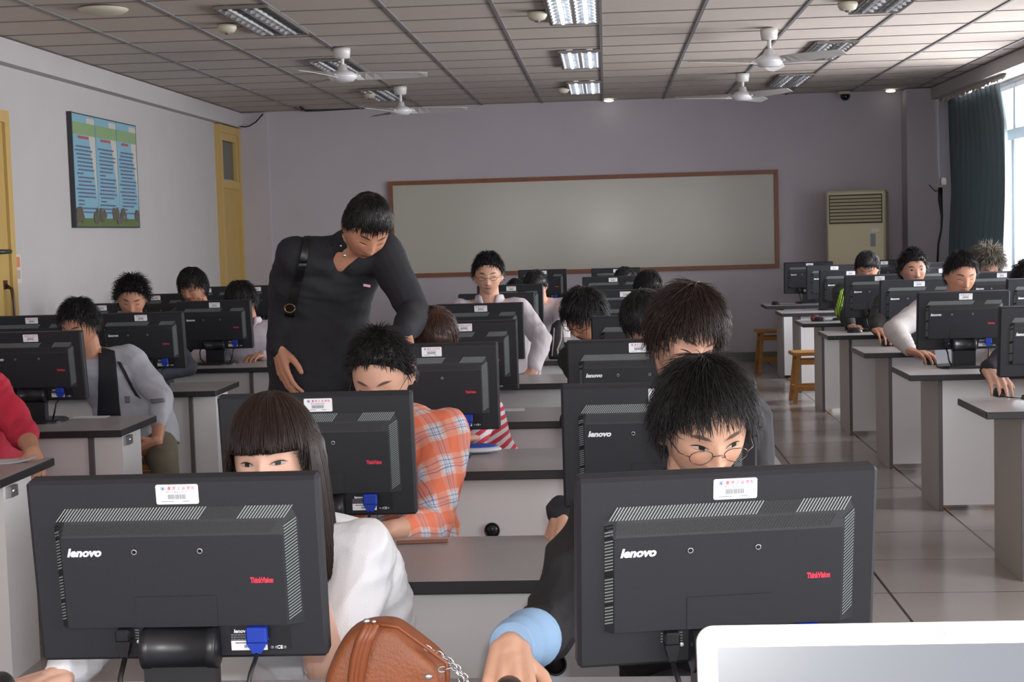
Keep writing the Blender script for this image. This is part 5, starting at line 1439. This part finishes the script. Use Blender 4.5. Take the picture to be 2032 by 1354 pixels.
# papers, pens and odds on desks
def paper(px, py, w, d, rz, label, c=(206, 204, 208), z=ZD+.001, name='paper_sheet', curl=0):
    p = at(px, py, Z=z); m = MB(); V = []; n = 8
    for i in range(n+1):
        t = i/n-.5
        for s_ in (-.5, .5): V.append((t*w, s_*d, .001+curl*max(0, t+.1)**2*4))
    F = [(2*i, 2*i+2, 2*i+3, 2*i+1) for i in range(n)]
    m.add(V, F); o = m.build(name, mat('paper_%d_%d_%d' % c, c, .7)); sf = o.modifiers.new('t', 'SOLIDIFY'); sf.thickness = .0012
    o.location = (p.x, p.y, z+.0013); o.rotation_euler = (0, 0, R(rz)); tag(o, label, 'paper'); return o
paper(28, 916, .16, .12, 20, 'crumpled white paper on the nearest left block desk', curl=.012)
paper(178, 829, .16, .08, 0, 'white paper sheet lying before the boy in grey jacket')
paper(1000, 815, .18, .10, 5, 'white paper sheet on the middle desk behind the striped sleeve')
paper(1880, 716, .14, .09, 30, 'white paper beside the buzz-cut boy in the right block')
p = at(500, 717, Z=ZD); m = MB(); m.tube([(-.045, 0, .005), (.03, .01, .005)], .005, n=10); m.tube([(.03, .01, .005), (.05, .013, .005)], .0042, mi=1, n=10)
o = m.build('marker_pen', [mat('pen_white', (200, 200, 204), .4), M['black2']]); o.location = (p.x, p.y, ZD+.001); tag(o, 'small white pen with dark cap on left desk by the standing man', 'pen')
# blue and white pouch
p = at(935, 900, Z=ZD); m = MB(); m.ell((0, 0, .014), (.11, .055, .014), 0, n=24, m=10); m.ell((.01, .0, .026), (.085, .042, .007), 1, n=24, m=8)
o = m.build('pouch', [cloth('white_pouch_cloth', (196, 198, 206)), cloth('blue_pouch_cloth', (42, 70, 160))]); o.location = (p.x, p.y, ZD+.001); tag(o, 'flat blue and white cloth pouch on desk below the striped sleeve', 'pouch')
# brown pen case
p = at(838, 1080, Z=ZD); m = MB(); m.cbox((0, 0, .005), (.13, .012, .008), .002); o = m.build('pencil', mat('brown_pencil', (132, 84, 66), .5)); o.location = (p.x, p.y, ZD+.001); o.rotation_euler = (0, 0, R(6)); tag(o, 'brown flat pencil on the second row middle desk', 'pencil')
# black bag with pale trim standing on the desk
p = at(1106, 712, Z=ZD); bg = empty('satchel', (p.x, 9.12, ZD+.001)); tag(bg, 'slumped black satchel with pale curved trim on the middle desk', 'bag')
m = MB(); V = []; n = 14
for (z, rx, ry, ox) in ((0, .050, .035, 0), (.02, .056, .04, 0), (.09, .044, .038, -.004), (.16, .040, .032, .002), (.21, .034, .026, .012), (.235, .012, .010, .016)):
    for i in range(n):
        a_ = 2*PI*i/n; V.append((ox+rx*math.cos(a_)*(1+.12*math.sin(3*a_+z*20)), ry*math.sin(a_), z))
F = [(j*n+i, j*n+(i+1) % n, (j+1)*n+(i+1) % n, (j+1)*n+i) for j in range(5) for i in range(n)]+[tuple(range(n))[::-1], tuple(5*n+i for i in range(n))]
m.add(V, F, 0, True); m.build('bag_body', mat('black_bag_nylon', (38, 38, 42), .5), bg)
m = MB(); m.tube([(.035, -.042, .20), (.028, -.048, .12), (.004, -.050, .06), (.010, -.050, .012), (.045, -.040, .004)], .005, n=8); m.tube([(-.012, -.040, .19), (-.02, -.046, .10), (-.03, -.046, .02)], .004, n=8); m.build('pale_trim', mat('pale_trim', (176, 170, 156), .4), bg)
# small red object on far desk
p = at(1618, 638, Z=ZD); m = MB(); m.cbox((0, 0, .02), (.07, .05, .04), .008); m.ell((0, 0, .04), (.028, .02, .012)); o = m.build('coin_purse', mat('dark_red_purse', (96, 44, 50), .6)); o.location = (p.x, p.y, ZD+.001); tag(o, 'small dark red purse on a right block desk', 'purse')
# white carton behind buzz-cut boy's cord
m = MB(); p = at(1880, 702, Y=8.12)
m.add([(-.05, 0, 0), (.035, 0, 0), (.06, .02, .085), (-.06, .02, .08), (-.05, .004, 0), (.035, .004, 0), (.06, .024, .085), (-.06, .024, .08)], [(0, 1, 2, 3), (7, 6, 5, 4), (0, 4, 5, 1), (1, 5, 6, 2), (2, 6, 7, 3), (3, 7, 4, 0)])
o = m.build('folded_card', mat('white_card', (206, 202, 204), .6)); o.location = (p.x, 8.13, ZD+.001); tag(o, 'white folded card standing under the monitor of the buzz-cut boy', 'card')
_rm = [o for o in bpy.data.objects if o.name.startswith('tmp')]
for o in _rm: bpy.data.objects.remove(o)
